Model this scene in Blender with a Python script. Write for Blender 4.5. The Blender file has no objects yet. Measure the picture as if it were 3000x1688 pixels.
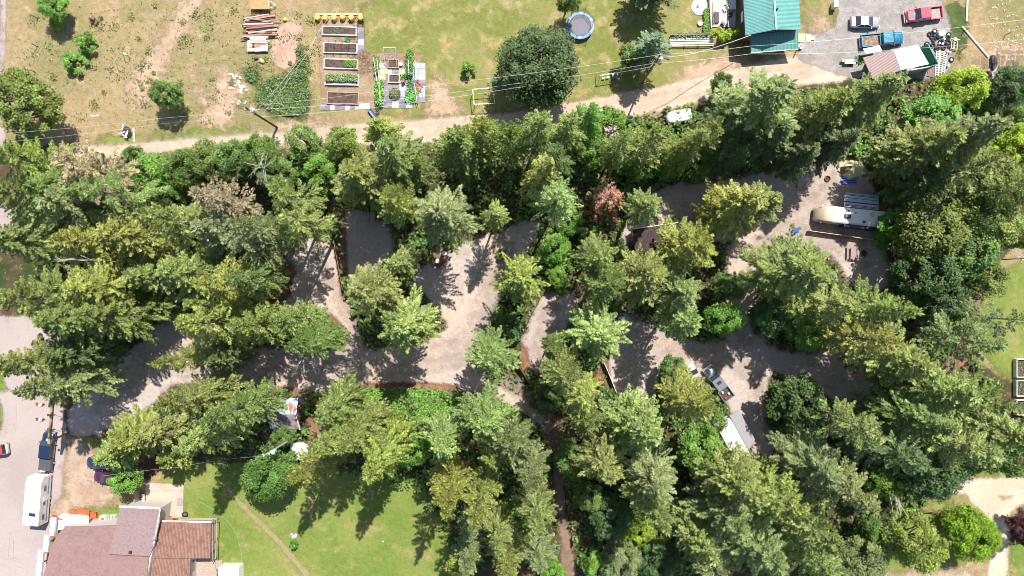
import bpy, bmesh, math, random
import numpy as np
from mathutils import Vector, Matrix
R = math.radians
random.seed(7)
sc = bpy.context.scene
COL = sc.collection
# ---------------------------------------------------------------- camera, sky, sun, exposure
CAMH = 120.0                       # drone height above the ground, looking straight down
FS = 16.0                          # survey grid: units per metre on the ground
cam = bpy.data.cameras.new('camera'); camo = bpy.data.objects.new('camera', cam); COL.objects.link(camo)
camo.location = (0, 0, CAMH); camo.rotation_euler = (0, 0, 0)
cam.sensor_width = 36; cam.angle = 2*math.atan((2575/FS/2)/CAMH); cam.clip_end = 5000; cam.clip_start = 1
sc.camera = camo
SUN_EL = R(60); sx, sy = .40, .9165
w = bpy.data.worlds.new('World'); sc.world = w; w.use_nodes = True
nt = w.node_tree; sky = nt.nodes.new('ShaderNodeTexSky'); sky.sky_type = 'NISHITA'; sky.sun_disc = False
sky.sun_elevation = SUN_EL; sky.sun_rotation = math.atan2(sx, sy)
nt.links.new(sky.outputs[0], nt.nodes['Background'].inputs[0]); nt.nodes['Background'].inputs[1].default_value = .11
sl = bpy.data.lights.new('sun', 'SUN'); sl.energy = 5.0; sl.angle = R(.5); sl.color = (1, .955, .89)
slo = bpy.data.objects.new('sun', sl); COL.objects.link(slo)
sv = Vector((sx*math.cos(SUN_EL), sy*math.cos(SUN_EL), math.sin(SUN_EL)))
slo.rotation_euler = sv.to_track_quat('Z', 'Y').to_euler(); slo.location = sv*150
sc.view_settings.view_transform = 'Standard'; sc.view_settings.look = 'None'
sc.view_settings.exposure = .72; sc.view_settings.gamma = 1; sc.view_settings.use_curve_mapping = False
sc.cycles.filter_width = .95
try: sc.cycles.max_bounces = 6; sc.cycles.transparent_max_bounces = 12
except Exception: pass

def g(X, Y, z=0.):                 # plan coordinates (full sheet 2575 x 1449) -> metres
    k = (CAMH-z)/CAMH/FS
    return Vector(((X-1287.5)*k, (724.5-Y)*k, z))
def o(X, Y, z=0.):                 # finer plan coordinates (3000 x 1688)
    return g(X*2575/3000, Y*2575/3000, z)
def lin(c):
    c = c/255.
    return c/12.92 if c <= .04045 else ((c+.055)/1.055)**2.4
def rgb(r, g_, b, k=1.): return (lin(r)*k, lin(g_)*k, lin(b)*k, 1)

# ---------------------------------------------------------------- materials
def _nt(name):
    m = bpy.data.materials.new(name); m.use_nodes = True
    return m, m.node_tree, m.node_tree.nodes['Principled BSDF']
def N(nt, t, **k):
    n = nt.nodes.new(t)
    for a, b in k.items(): setattr(n, a, b)
    return n
def noise(nt, co, scale, detail=4, rough=.6):
    n = N(nt, 'ShaderNodeTexNoise'); n.inputs['Scale'].default_value = scale; n.inputs['Detail'].default_value = detail
    n.inputs['Roughness'].default_value = rough
    nt.links.new(co, n.inputs['Vector']); return n.outputs['Fac']
def ramp(nt, f, lo, hi):
    n = N(nt, 'ShaderNodeMapRange', interpolation_type='SMOOTHSTEP'); n.inputs[1].default_value = lo; n.inputs[2].default_value = hi
    nt.links.new(f, n.inputs[0]); return n.outputs[0]
def mixc(nt, f, a, b, bt='MIX'):
    n = N(nt, 'ShaderNodeMix', data_type='RGBA', blend_type=bt)
    if isinstance(f, (int, float)): n.inputs[0].default_value = f
    else: nt.links.new(f, n.inputs[0])
    for s, v in ((6, a), (7, b)):
        if isinstance(v, tuple): n.inputs[s].default_value = v
        else: nt.links.new(v, n.inputs[s])
    return n.outputs[2]
def mth(nt, op, a, b=None, c=None):
    n = N(nt, 'ShaderNodeMath', operation=op)
    for i, v in enumerate((a, b, c)):
        if v is None: continue
        if isinstance(v, (int, float)): n.inputs[i].default_value = v
        else: nt.links.new(v, n.inputs[i])
    return n.outputs[0]

def surf(name, A, B, s1=.12, lo=.4, hi=.6, Cc=None, s2=1.2, clo=.5, chi=.66, fine=9, fa=.45, bump=.5, edge=None, soft=.5, eamp=1.6, escale=.55, rough=.95, speck=None):
    """ground surface: big patches A/B, smaller patches of Cc, fine grain"""
    m, nt, p = _nt(name); pos = N(nt, 'ShaderNodeNewGeometry').outputs['Position']; A, B = [tuple(q*.6 for q in t[:3])+(1,) for t in (A, B)]
    if Cc: Cc = tuple(q*.6 for q in Cc[:3])+(1,)
    c = mixc(nt, ramp(nt, noise(nt, pos, s1, 5), lo, hi), A, B)
    if Cc: c = mixc(nt, ramp(nt, noise(nt, pos, s2, 5, .7), clo, chi), c, Cc)
    f = noise(nt, pos, fine, 3, .8); f2 = noise(nt, pos, fine*.23, 4, .7)
    k = mth(nt, 'MULTIPLY_ADD', mth(nt, 'ADD', f, f2), fa*2, 1-fa*2)
    v = N(nt, 'ShaderNodeCombineColor'); 
    for i in range(3): nt.links.new(k, v.inputs[i])
    c = mixc(nt, 1., c, v.outputs[0], 'MULTIPLY')
    if speck:
        vo = N(nt, 'ShaderNodeTexVoronoi'); vo.inputs['Scale'].default_value = speck[1]; nt.links.new(pos, vo.inputs['Vector'])
        c = mixc(nt, ramp(nt, vo.outputs['Distance'], speck[2], speck[2]*.6), c, speck[0])
    nt.links.new(c, p.inputs['Base Color']); p.inputs['Roughness'].default_value = rough
    p.inputs['Specular IOR Level'].default_value = .15
    if bump:
        b = N(nt, 'ShaderNodeBump'); b.inputs['Strength'].default_value = bump; b.inputs['Distance'].default_value = .12
        nt.links.new(mth(nt, 'ADD', f, f2), b.inputs['Height']); nt.links.new(b.outputs[0], p.inputs['Normal'])
    if edge:
        a = N(nt, 'ShaderNodeAttribute', attribute_name='edge').outputs['Fac']
        e = noise(nt, pos, escale, 5, .75)
        d = mth(nt, 'MULTIPLY_ADD', mth(nt, 'SUBTRACT', e, .5), eamp*3, a)
        e2 = noise(nt, pos, 6, 2, .8); d = mth(nt, 'MULTIPLY_ADD', mth(nt, 'SUBTRACT', e2, .5), soft*2.5, d)
        nt.links.new(mth(nt, 'MULTIPLY', ramp(nt, d, -soft, soft), edge), p.inputs['Alpha'])
    return m
MC = {}
def paint(name, col, rough=.5, metal=0, var=.12, scale=1.5, col2=None, lo=.45, hi=.65, bump=0, coat=0, spec=.5, stretch=None):
    if name in MC: return MC[name]
    m, nt, p = _nt(name); tc = N(nt, 'ShaderNodeTexCoord').outputs['Object']
    if stretch:
        mp = N(nt, 'ShaderNodeMapping'); mp.inputs['Scale'].default_value = stretch; nt.links.new(tc, mp.inputs[0]); tc = mp.outputs[0]
    f = noise(nt, tc, scale, 5, .65)
    c = mixc(nt, ramp(nt, f, lo, hi), col, col2) if col2 else col
    f2 = noise(nt, tc, scale*5, 3, .7)
    k = mth(nt, 'MULTIPLY_ADD', f2, var*2, 1-var); v = N(nt, 'ShaderNodeCombineColor')
    for i in range(3): nt.links.new(k, v.inputs[i])
    c = mixc(nt, 1., c, v.outputs[0], 'MULTIPLY'); nt.links.new(c, p.inputs['Base Color'])
    p.inputs['Roughness'].default_value = rough; p.inputs['Metallic'].default_value = metal
    p.inputs['Coat Weight'].default_value = coat; p.inputs['Coat Roughness'].default_value = .08; p.inputs['Specular IOR Level'].default_value = spec
    if bump:
        b = N(nt, 'ShaderNodeBump'); b.inputs['Strength'].default_value = bump; b.inputs['Distance'].default_value = .03
        nt.links.new(f2, b.inputs['Height']); nt.links.new(b.outputs[0], p.inputs['Normal'])
    MC[name] = m; return m
def foliage(name, transl=.3, accent=None, dry=.07):
    m, nt, p = _nt(name); oi = N(nt, 'ShaderNodeObjectInfo').outputs['Color']
    v = N(nt, 'ShaderNodeAttribute', attribute_name='v').outputs['Fac']
    k = mth(nt, 'MULTIPLY_ADD', v, 1.5, .35); cc = N(nt, 'ShaderNodeCombineColor')
    for i in range(3): nt.links.new(k, cc.inputs[i])
    c = mixc(nt, 1., oi, cc.outputs[0], 'MULTIPLY')
    hs = N(nt, 'ShaderNodeHueSaturation'); hs.inputs['Saturation'].default_value = .7; nt.links.new(c, hs.inputs['Color'])
    tan = mixc(nt, 1., hs.outputs[0], (1.35, 1.1, .9, 1), 'MULTIPLY')
    c = mixc(nt, mth(nt, 'MULTIPLY', ramp(nt, v, .6, .95), dry*3), c, tan)
    if accent: c = mixc(nt, ramp(nt, v, accent[1], accent[1]+.01), c, accent[0])
    nt.links.new(c, p.inputs['Base Color']); p.inputs['Roughness'].default_value = .5; p.inputs['Specular IOR Level'].default_value = .35
    t = N(nt, 'ShaderNodeBsdfTranslucent'); nt.links.new(mixc(nt, 1., c, (1.1, 1.25, .6, 1), 'MULTIPLY'), t.inputs['Color'])
    ms = N(nt, 'ShaderNodeMixShader'); ms.inputs[0].default_value = transl
    nt.links.new(p.outputs[0], ms.inputs[1]); nt.links.new(t.outputs[0], ms.inputs[2])
    nt.links.new(ms.outputs[0], nt.nodes['Material Output'].inputs['Surface'])
    return m
MF = foliage('needle_foliage', .22); ML = foliage('leaf_foliage', .34); MD = foliage('dead_twigs', .1)
MM = foliage('maple_foliage', .3, accent=(rgb(205, 120, 85), .93))
BARK = paint('bark', rgb(120, 105, 95), .9, var=.4, scale=3, col2=rgb(85, 70, 60), bump=.5)
WHITE = paint('white_paint', (.78, .78, .78, 1), .4, var=.05)
OFFW = paint('weathered_white', (.72, .71, .69, 1), .6, var=.1, col2=(.55, .53, .5, 1))
GLASS = paint('dark_glass', (.03, .035, .045, 1), .08, var=.05, coat=1)
CHROME = paint('chrome', (.6, .6, .62, 1), .25, 1)
RUB = paint('rubber', (.025, .025, .027, 1), .85, var=.3)
BLACK = paint('black_plastic', (.03, .03, .033, 1), .5)
GALV = paint('galvanised_steel', (.5, .52, .55, 1), .45, .6, var=.2)
WOOD = paint('weathered_wood', rgb(165, 150, 135), .85, var=.35, scale=4, col2=rgb(130, 112, 98), bump=.3, stretch=(1, 6, 1))
FRESH = paint('fresh_lumber', rgb(225, 190, 150), .75, var=.2, scale=4, col2=rgb(205, 160, 115))
REDW = paint('red_cedar', rgb(150, 98, 70), .8, var=.3, scale=3, col2=rgb(122, 80, 60))
POLEM = paint('pole_timber', rgb(150, 130, 95), .85, var=.3, scale=2, col2=rgb(120, 100, 75))
DPOLE = paint('dark_pole_timber', rgb(70, 60, 55), .85, var=.3)
SOIL = paint('bed_soil', rgb(88, 70, 62), .95, var=.5, scale=2.5, col2=rgb(60, 46, 40), bump=.8)
CONC = paint('concrete', rgb(205, 195, 185), .9, var=.12, scale=.8, col2=rgb(180, 168, 158))
SLATE = paint('slate_slab', rgb(130, 125, 135), .8, var=.2, scale=1, col2=rgb(105, 100, 108))
STONE = paint('pale_stone', rgb(195, 185, 170), .9, var=.25, col2=rgb(150, 140, 130))
BLUE = paint('blue_plastic', rgb(30, 80, 190), .4); WIRE = paint('wire_alloy', rgb(190, 185, 185), .5, .3)
REDP = paint('red_plastic', rgb(190, 50, 40), .4); RUST = paint('rusty_steel', rgb(150, 85, 60), .85, var=.4, col2=rgb(95, 55, 45))
LAMPR = paint('red_lens', rgb(150, 20, 20), .2); LAMPW = paint('clear_lens', (.7, .7, .72, 1), .1)
YEL = paint('coiled_yellow_rope', rgb(225, 185, 105), .8, var=.3, scale=3, col2=rgb(205, 155, 80))

# ---------------------------------------------------------------- tagging and mesh builder
def tag(ob, label=None, cat=None, group=None, kind=None):
    if label: ob['label'] = label
    if cat: ob['category'] = cat
    if group: ob['group'] = group
    if kind: ob['kind'] = kind
    return ob
def thing(name, label, cat, loc=(0, 0, 0), rz=0, group=None):
    e = bpy.data.objects.new(name, None); e.empty_display_size = .3; COL.objects.link(e)
    e.location = loc; e.rotation_euler = (0, 0, rz); return tag(e, label, cat, group)
def dup(root, loc=None, rz=None, label=None, scale=None):
    def cp(a, par):
        c = a.copy(); COL.objects.link(c)
        if par: c.parent = par
        for ch in kids.get(a.name, ()): cp(ch, c)
        return c
    kids = {}
    def walk(a):
        kids[a.name] = list(a.children)
        for ch in a.children: walk(ch)
    walk(root); r = cp(root, None)
    if loc is not None: r.location = loc
    if rz is not None: r.rotation_euler = (0, 0, rz)
    if label: r['label'] = label
    if scale: r.scale = scale
    return r
class MB:
    def __init__(s): s.v = []; s.f = []
    def add(s, vs, fs):
        b = len(s.v); s.v += [tuple(v) for v in vs]; s.f += [tuple(i+b for i in f) for f in fs]; return s
    def box(s, x, y, z, dx, dy, dz, rz=0, rx=0, ry=0):
        M = Matrix.Translation((x, y, z)) @ Matrix.Rotation(rz, 4, 'Z') @ Matrix.Rotation(ry, 4, 'Y') @ Matrix.Rotation(rx, 4, 'X')
        vs = [M @ Vector((a*dx/2, b*dy/2, c*dz/2)) for c in (-1, 1) for b in (-1, 1) for a in (-1, 1)]
        return s.add(vs, [(0, 2, 3, 1), (4, 5, 7, 6), (0, 1, 5, 4), (2, 6, 7, 3), (0, 4, 6, 2), (1, 3, 7, 5)])
    def bar(s, p, q, wd, ht):
        p, q = Vector(p), Vector(q); d = q-p; L = d.length
        if L < 1e-5: return s
        m = (p+q)/2; return s.box(m.x, m.y, m.z, L, wd, ht, math.atan2(d.y, d.x), 0, -math.asin(max(-1, min(1, d.z/L))))
    def cyl(s, p, q, r0, r1=None, n=8, cap=True):
        r1 = r0 if r1 is None else r1; p, q = Vector(p), Vector(q); d = (q-p).normalized()
        a = d.orthogonal().normalized(); b = d.cross(a)
        vs = [p+(a*math.cos(t)+b*math.sin(t))*r0 for t in [2*math.pi*i/n for i in range(n)]] + \
             [q+(a*math.cos(t)+b*math.sin(t))*r1 for t in [2*math.pi*i/n for i in range(n)]]
        fs = [(i, (i+1) % n, n+(i+1) % n, n+i) for i in range(n)]
        if cap: fs += [tuple(range(n-1, -1, -1)), tuple(range(n, 2*n))]
        return s.add(vs, fs)
    def tube(s, pts, r, n=5):
        rs = r if isinstance(r, (list, tuple)) else [r]*len(pts)
        for i in range(len(pts)-1): s.cyl(pts[i], pts[i+1], rs[i], rs[i+1], n, False)
        return s
    def prism(s, poly, z0, z1):
        n = len(poly); a = sum(poly[i][0]*poly[(i+1) % n][1]-poly[(i+1) % n][0]*poly[i][1] for i in range(n))
        if a < 0: poly = poly[::-1]
        vs = [(p[0], p[1], z0) for p in poly]+[(p[0], p[1], z1) for p in poly]
        return s.add(vs, [tuple(range(n-1, -1, -1)), tuple(range(n, 2*n))]+[(i, (i+1) % n, n+(i+1) % n, n+i) for i in range(n)])
    def slab(s, top, th):            # sloped panel: four 3-D corners, thickness downwards
        n = len(top); top = [Vector(t) for t in top]
        a = sum(top[i].x*top[(i+1) % n].y-top[(i+1) % n].x*top[i].y for i in range(n))
        if a < 0: top = top[::-1]
        vs = [(t.x, t.y, t.z-th) for t in top]+top
        return s.add(vs, [tuple(range(n-1, -1, -1)), tuple(range(n, 2*n))]+[(i, (i+1) % n, n+(i+1) % n, n+i) for i in range(n)])
    def loft(s, rings):
        n = len(rings[0]); vs = [v for r in rings for v in r]; fs = []
        for k in range(len(rings)-1):
            for i in range(n): fs.append((k*n+i, k*n+(i+1) % n, (k+1)*n+(i+1) % n, (k+1)*n+i))
        fs += [tuple(range(n-1, -1, -1)), tuple((len(rings)-1)*n+i for i in range(n))]
        return s.add(vs, fs)
    def ring(s, x, y, z, R0, r0, n=18, m=8):     # flat torus (tyre, hoop)
        vs = []; fs = []
        for i in range(n):
            for j in range(m):
                a = 2*math.pi*i/n; b = 2*math.pi*j/m
                vs.append((x+(R0+r0*math.cos(b))*math.cos(a), y+(R0+r0*math.cos(b))*math.sin(a), z+r0*math.sin(b)))
        for i in range(n):
            for j in range(m): fs.append((i*m+j, ((i+1) % n)*m+j, ((i+1) % n)*m+(j+1) % m, i*m+(j+1) % m))
        return s.add(vs, fs)
    def blob(s, x, y, z, rx, ry, rz, sd=0, n=8, m=5, j=.18):
        rn = random.Random(sd); vs = [(x, y, z-rz)]
        for a in range(1, m):
            for b in range(n):
                k = 1+rn.uniform(-j, j); t = math.pi*a/m; u = 2*math.pi*b/n
                vs.append((x+rx*k*math.sin(t)*math.cos(u), y+ry*k*math.sin(t)*math.sin(u), z-rz*k*math.cos(t)))
        vs.append((x, y, z+rz)); fs = [(0, 1+(b+1) % n, 1+b) for b in range(n)]
        for a in range(m-2):
            for b in range(n): fs.append((1+a*n+b, 1+a*n+(b+1) % n, 1+(a+1)*n+(b+1) % n, 1+(a+1)*n+b))
        t = len(vs)-1; fs += [(t, 1+(m-2)*n+b, 1+(m-2)*n+(b+1) % n) for b in range(n)]
        return s.add(vs, fs)
    def build(s, name, mat, parent=None, bevel=0, smooth=False, world=False):
        me = bpy.data.meshes.new(name); me.from_pydata(s.v, [], s.f)
        bm = bmesh.new(); bm.from_mesh(me); bmesh.ops.recalc_face_normals(bm, faces=bm.faces)
        if bevel: bmesh.ops.bevel(bm, geom=bm.edges[:], offset=bevel, segments=2, affect='EDGES', profile=.5, clamp_overlap=True)
        bm.to_mesh(me); bm.free()
        if smooth:
            me.polygons.foreach_set('use_smooth', [True]*len(me.polygons))
        me.materials.append(mat); ob = bpy.data.objects.new(name, me); COL.objects.link(ob)
        if parent:
            ob.parent = parent
            if world: ob.matrix_parent_inverse = Matrix.Translation(-Vector(parent.location)) if not parent.rotation_euler.z else (Matrix.Translation(parent.location) @ Matrix.Rotation(parent.rotation_euler.z, 4, 'Z')).inverted()
        return ob
def quadmesh(name, Q, V, mat, parent=None):
    """Q: (n,4,3) separate leaf quads, V: per-face tone"""
    Q = np.asarray(Q, dtype=np.float32); n = len(Q); me = bpy.data.meshes.new(name)
    me.vertices.add(4*n); me.vertices.foreach_set('co', Q.reshape(-1)); me.loops.add(4*n)
    me.loops.foreach_set('vertex_index', np.arange(4*n, dtype=np.int32)); me.polygons.add(n)
    me.polygons.foreach_set('loop_start', np.arange(0, 4*n, 4, dtype=np.int32)); me.update(calc_edges=True)
    a = me.attributes.new('v', 'FLOAT', 'FACE'); a.data.foreach_set('value', np.asarray(V, dtype=np.float32))
    me.materials.append(mat); ob = bpy.data.objects.new(name, me); COL.objects.link(ob)
    if parent: ob.parent = parent
    return ob

# ---------------------------------------------------------------- the ground and its sheets
def sdist(P, poly):
    P = np.asarray(P, float); poly = np.asarray(poly, float); d2 = np.full(len(P), 1e18); ins = np.zeros(len(P), bool); n = len(poly)
    for i in range(n):
        a, b = poly[i], poly[(i+1) % n]; e = b-a; wv = P-a; t = np.clip((wv@e)/max(e@e, 1e-9), 0, 1)
        d2 = np.minimum(d2, ((wv-t[:, None]*e)**2).sum(1))
        c = (a[1] > P[:, 1]) != (b[1] > P[:, 1])
        with np.errstate(divide='ignore', invalid='ignore'):
            xi = a[0]+(P[:, 1]-a[1])*e[0]/(e[1] if abs(e[1]) > 1e-9 else 1e-9)
        ins ^= c & (P[:, 0] < xi)
    return np.where(ins, 1, -1)*np.sqrt(d2)
def W(poly): return [tuple(g(x, y).xy) for x, y in poly]
def smoothp(poly, it=2):
    p = [Vector(q) for q in poly]
    for _ in range(it):
        q = []
        for i in range(len(p)):
            a, b = p[i], p[(i+1) % len(p)]; q += [a*.75+b*.25, a*.25+b*.75]
        p = q
    return [tuple(v) for v in p]
def band(pts, wd):                 # polygon of a path: plan points, width in plan units
    L = []; Rr = []
    for i, p in enumerate(pts):
        a = Vector(pts[max(0, i-1)]); b = Vector(pts[min(len(pts)-1, i+1)]); d = (b-a).normalized(); nrm = Vector((-d.y, d.x))
        ww = wd[i] if isinstance(wd, (list, tuple)) else wd
        L.append(tuple(Vector(p)+nrm*ww/2)); Rr.append(tuple(Vector(p)-nrm*ww/2))
    return L+Rr[::-1]
def sheet(name, polys, z, mat, res=.6, margin=2.2, kind='structure', sm=2):
    PS = [smoothp(W(p), sm) if sm else W(p) for p in polys]
    A = np.concatenate([np.array(p) for p in PS]); x0, y0 = A.min(0)-margin; x1, y1 = A.max(0)+margin
    xs = np.arange(x0, x1+res, res); ys = np.arange(y0, y1+res, res); X, Y = np.meshgrid(xs, ys); P = np.c_[X.ravel(), Y.ravel()]
    D = np.full(len(P), -1e9)
    for p in PS: D = np.maximum(D, sdist(P, p))
    ny, nx = X.shape; keepv = D > -margin; idx = np.arange(len(P)).reshape(ny, nx)
    q = np.stack([idx[:-1, :-1], idx[:-1, 1:], idx[1:, 1:], idx[1:, :-1]], -1).reshape(-1, 4); q = q[keepv[q].any(1)]
    used = np.unique(q); mp = np.zeros(len(P), int); mp[used] = np.arange(len(used))
    me = bpy.data.meshes.new(name); me.from_pydata(np.c_[P[used], np.full(len(used), z)].tolist(), [], mp[q].tolist())
    a = me.attributes.new('edge', 'FLOAT', 'POINT'); a.data.foreach_set('value', D[used].astype(np.float32))
    me.materials.append(mat); ob = bpy.data.objects.new(name, me); COL.objects.link(ob); ob['kind'] = kind; ob.visible_shadow = True
    return ob, PS
gm = surf('dry_meadow', rgb(186, 162, 122), rgb(156, 148, 100), .06, .36, .62, rgb(204, 176, 146), .36, .52, .72, fine=5, fa=.55, bump=.7)
MB().add([(-1500, -1500, 0), (1500, -1500, 0), (1500, 1500, 0), (-1500, 1500, 0)], [(0, 1, 2, 3)]).build('ground', gm)['kind'] = 'structure'
E = 1.
LAWN = surf('lawn_grass', rgb(156, 154, 94), rgb(134, 142, 72), .09, .38, .62, rgb(190, 170, 122), .35, .47, .68, fine=5.5, fa=.42, edge=E, soft=.8)
LAWN2 = surf('mown_grass', rgb(148, 158, 82), rgb(124, 146, 66), .12, .36, .62, rgb(178, 162, 112), .3, .5, .72, fine=6, fa=.4, edge=E, soft=.6)
FLOOR = surf('forest_litter', rgb(104, 84, 66), rgb(66, 82, 42), .2, .42, .58, rgb(142, 112, 92), .8, .52, .66, fine=4, fa=.5, edge=E, soft=.6)
GRAV = surf('camp_gravel', rgb(226, 202, 182), rgb(208, 194, 186), .07, .38, .62, rgb(190, 168, 152), .3, .5, .75, fine=8, fa=.4, bump=.5, edge=E, soft=.6, eamp=1.1)
ROAD = surf('packed_dirt', rgb(236, 212, 188), rgb(226, 200, 174), .15, .4, .6, rgb(176, 152, 126), .5, .56, .76, fine=6, fa=.22, bump=.25, edge=E, soft=.35, eamp=.45)
GREY = surf('grey_crushed_rock', rgb(188, 182, 178), rgb(172, 165, 158), .3, .4, .6, rgb(158, 148, 120), .8, .6, .7, fine=5, fa=.42, bump=.9, edge=E, soft=.3, eamp=.6)
LOT = surf('pale_asphalt', rgb(200, 184, 177), rgb(188, 172, 166), .08, .4, .6, rgb(176, 160, 154), .3, .58, .8, fine=8, fa=.12, bump=.12, edge=E, soft=.3, eamp=.4)
SAND = surf('sandy_soil', rgb(206, 182, 158), rgb(190, 162, 138), .3, .4, .6, rgb(168, 138, 112), .7, .58, .7, fine=5, fa=.34, edge=E, soft=.9, eamp=1.6)
BARE = surf('bare_tracks', rgb(218, 190, 162), rgb(204, 174, 146), .3, .4, .6, fine=5, fa=.34, edge=.95, soft=1.1, eamp=2.6, escale=.8)
CHIP = surf('bark_mulch', rgb(168, 122, 100), rgb(142, 104, 84), .5, .4, .6, rgb(188, 150, 126), 1.2, .55, .65, fine=6, fa=.5, edge=E, soft=.4, eamp=.7)
CHIP2 = surf('wood_chips', rgb(184, 160, 134), rgb(170, 138, 114), .4, .4, .6, rgb(200, 178, 148), 1, .55, .66, fine=7, fa=.4, edge=E, soft=.12, eamp=.12)
WEED = surf('tall_weeds', rgb(98, 116, 62), rgb(78, 104, 58), .4, .4, .6, rgb(132, 132, 76), .6, .54, .7, fine=5, fa=.55, edge=E, soft=.8, eamp=1.6)
TRACK = surf('worn_track', rgb(182, 170, 118), rgb(190, 172, 128), .4, .4, .6, fine=5, fa=.3, edge=.85, soft=.22, eamp=.3)
sheet('lawn', [[(905, -80), (1900, -80), (1870, 190), (1500, 262), (1180, 292), (1070, 300), (930, 285), (905, 200)], [(2016, -80), (2110, -80), (2108, 84), (2012, 88)]], .006, LAWN)
FORE, FP = sheet('forest_floor', [[(-60, 372), (180, 372), (450, 392), (700, 372), (1060, 372), (1110, 332), (1400, 305), (1520, 300), (1680, 300), (1800, 250), (1900, 230), (2080, 190), (2460, 190), (2620, 150), (2640, 560), (2520, 640), (2440, 720), (2430, 900), (2540, 960), (2640, 1000), (2640, 1175), (2380, 1190), (2330, 1250), (2240, 1449), (1130, 1510), (1090, 1300), (1040, 1200), (780, 1210), (470, 1160), (330, 1215), (230, 1120), (0, 1000), (-60, 900)]], .012, FLOOR, res=.8)
sheet('mown_lawn', [[(380, 1190), (470, 1150), (790, 1190), (1060, 1180), (1120, 1300), (1150, 1520), (540, 1520), (540, 1320), (450, 1310)]], .018, LAWN2)
sheet('side_lawn', [[(2640, 600), (2515, 690), (2455, 760), (2462, 880), (2530, 960), (2640, 960)], [(2400, 1188), (2640, 1180), (2640, 1210), (2400, 1206)], [(2340, 1255), (2400, 1262), (2450, 1310), (2440, 1440), (2200, 1449), (2250, 1350), (2300, 1300)], [(2545, 1275), (2640, 1235), (2640, 1500), (2536, 1500)], [(-60, 850), (8, 880), (14, 1000), (2, 1110), (-60, 1130)]], .018, LAWN2)
sheet('verge_grass', [[(190, 1092), (235, 1088), (285, 1130), (255, 1150), (205, 1122)], [(180, 1272), (265, 1268), (330, 1285), (330, 1308), (175, 1300)], [(240, 335), (360, 345), (620, 315), (640, 330), (480, 350), (260, 382)]], .018, LAWN2)
sheet('weed_patch', [[(735, 110), (765, 120), (778, 190), (782, 300), (700, 300), (640, 262), (650, 215), (690, 190), (720, 190), (745, 160)], [(608, 175), (650, 168), (662, 205), (625, 215)], [(2370, 20), (2430, 0), (2425, 130), (2410, 150), (2365, 60)]], .018, WEED)
GP = [[(165, 1100), (172, 1020), (330, 880), (430, 785), (530, 800), (520, 900), (430, 970), (340, 1060), (235, 1095)],
 [(380, 970), (400, 890), (560, 870), (880, 880), (1050, 870), (1100, 840), (1150, 800), (1190, 700), (1215, 585), (1250, 600), (1290, 560), (1375, 550), (1310, 650), (1240, 760), (1225, 870), (1210, 950), (1290, 985), (1345, 1010), (1440, 1090), (1420, 1150), (1350, 1060), (1270, 1012), (1140, 972), (900, 968), (780, 990), (660, 970), (560, 975), (480, 965)],
 [(715, 650), (735, 600), (845, 590), (870, 770), (905, 840), (925, 900), (850, 900), (875, 850), (845, 800), (780, 772), (670, 775), (690, 740)],
 [(858, 560), (870, 520), (985, 560), (990, 640), (930, 720), (872, 720)],
 [(1010, 700), (1220, 578), (1260, 600), (1240, 760), (1150, 850), (1080, 750)],
 [(1365, 728), (1460, 732), (1425, 830), (1400, 880), (1385, 960), (1330, 930), (1308, 870), (1340, 790)],
 [(1555, 770), (1640, 830), (1800, 870), (1890, 830), (1960, 895), (2170, 875), (2210, 1000), (2200, 1070), (2100, 1010), (1990, 950), (1930, 930), (1922, 1060), (1955, 1150), (1890, 1150), (1830, 1010), (1740, 930), (1650, 960), (1650, 1015), (1550, 1020), (1520, 940), (1545, 860)],
 [(1640, 465), (1840, 455), (1980, 420), (2120, 395), (2180, 410), (2200, 500), (2232, 530), (2220, 600), (2245, 720), (2180, 740), (2130, 705), (2100, 640), (1980, 600), (1900, 600), (1750, 615), (1600, 620), (1555, 600), (1580, 560)],
 [(1820, 600), (1990, 600), (1910, 700), (1880, 830), (1960, 900), (1820, 900), (1830, 700)]]
GRO, GPS = sheet('gravel_road', GP, .024, GRAV)
PTH, PPS = sheet('footpath', [band([(1380, 1040), (1410, 1120), (1405, 1200), (1412, 1300), (1425, 1360), (1425, 1420), (1440, 1500)], [50, 46, 28, 20, 26, 40, 50]), band([(2455, 720), (2440, 800), (2410, 900), (2370, 960)], 40)], .03, surf('trodden_earth', rgb(162, 134, 114), rgb(138, 116, 100), .4, .4, .6, fine=6, fa=.35, edge=E, soft=.4, eamp=.9))
sheet('dirt_road', [band([(120, 385), (250, 384), (420, 368), (560, 356), (720, 350), (880, 338), (1040, 334), (1190, 318), (1320, 312), (1460, 282), (1560, 268), (1680, 245), (1800, 215), (1900, 195), (2050, 170), (2140, 172)], [44, 32, 28, 28, 36, 52, 58, 56, 56, 58, 62, 62, 62, 70, 80, 70])], .03, ROAD)
sheet('gravel_driveway', [[(2106, -60), (2112, 78), (2012, 86), (2010, 130), (2000, 150), (2070, 175), (2130, 195), (2250, 200), (2400, 195), (2392, 60), (2368, 10), (2366, -60)]], .036, GREY)
sheet('asphalt_lot', [[(-60, 985), (150, 985), (172, 1090), (158, 1230), (150, 1300), (128, 1330), (112, 1520), (-60, 1520), (-60, 1130), (2, 1110), (12, 1000)], [(-60, 790), (160, 800), (210, 900), (180, 1000), (12, 1000), (6, 880), (-60, 860)], [(-60, 540), (30, 510), (60, 560), (40, 600), (-60, 620)], [(-60, 310), (10, 310), (20, 372), (-60, 380)]], .036, LOT)
sheet('side_road', [band([(2640, 1222), (2540, 1225), (2440, 1222), (2380, 1226)], [40, 46, 40, 30]), band([(2440, 1225), (2500, 1270), (2512, 1340), (2508, 1520)], [60, 60, 46, 52]), band([(2500, 1300), (2545, 1262), (2640, 1226)], [50, 30, 20])], .042, ROAD)
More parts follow.
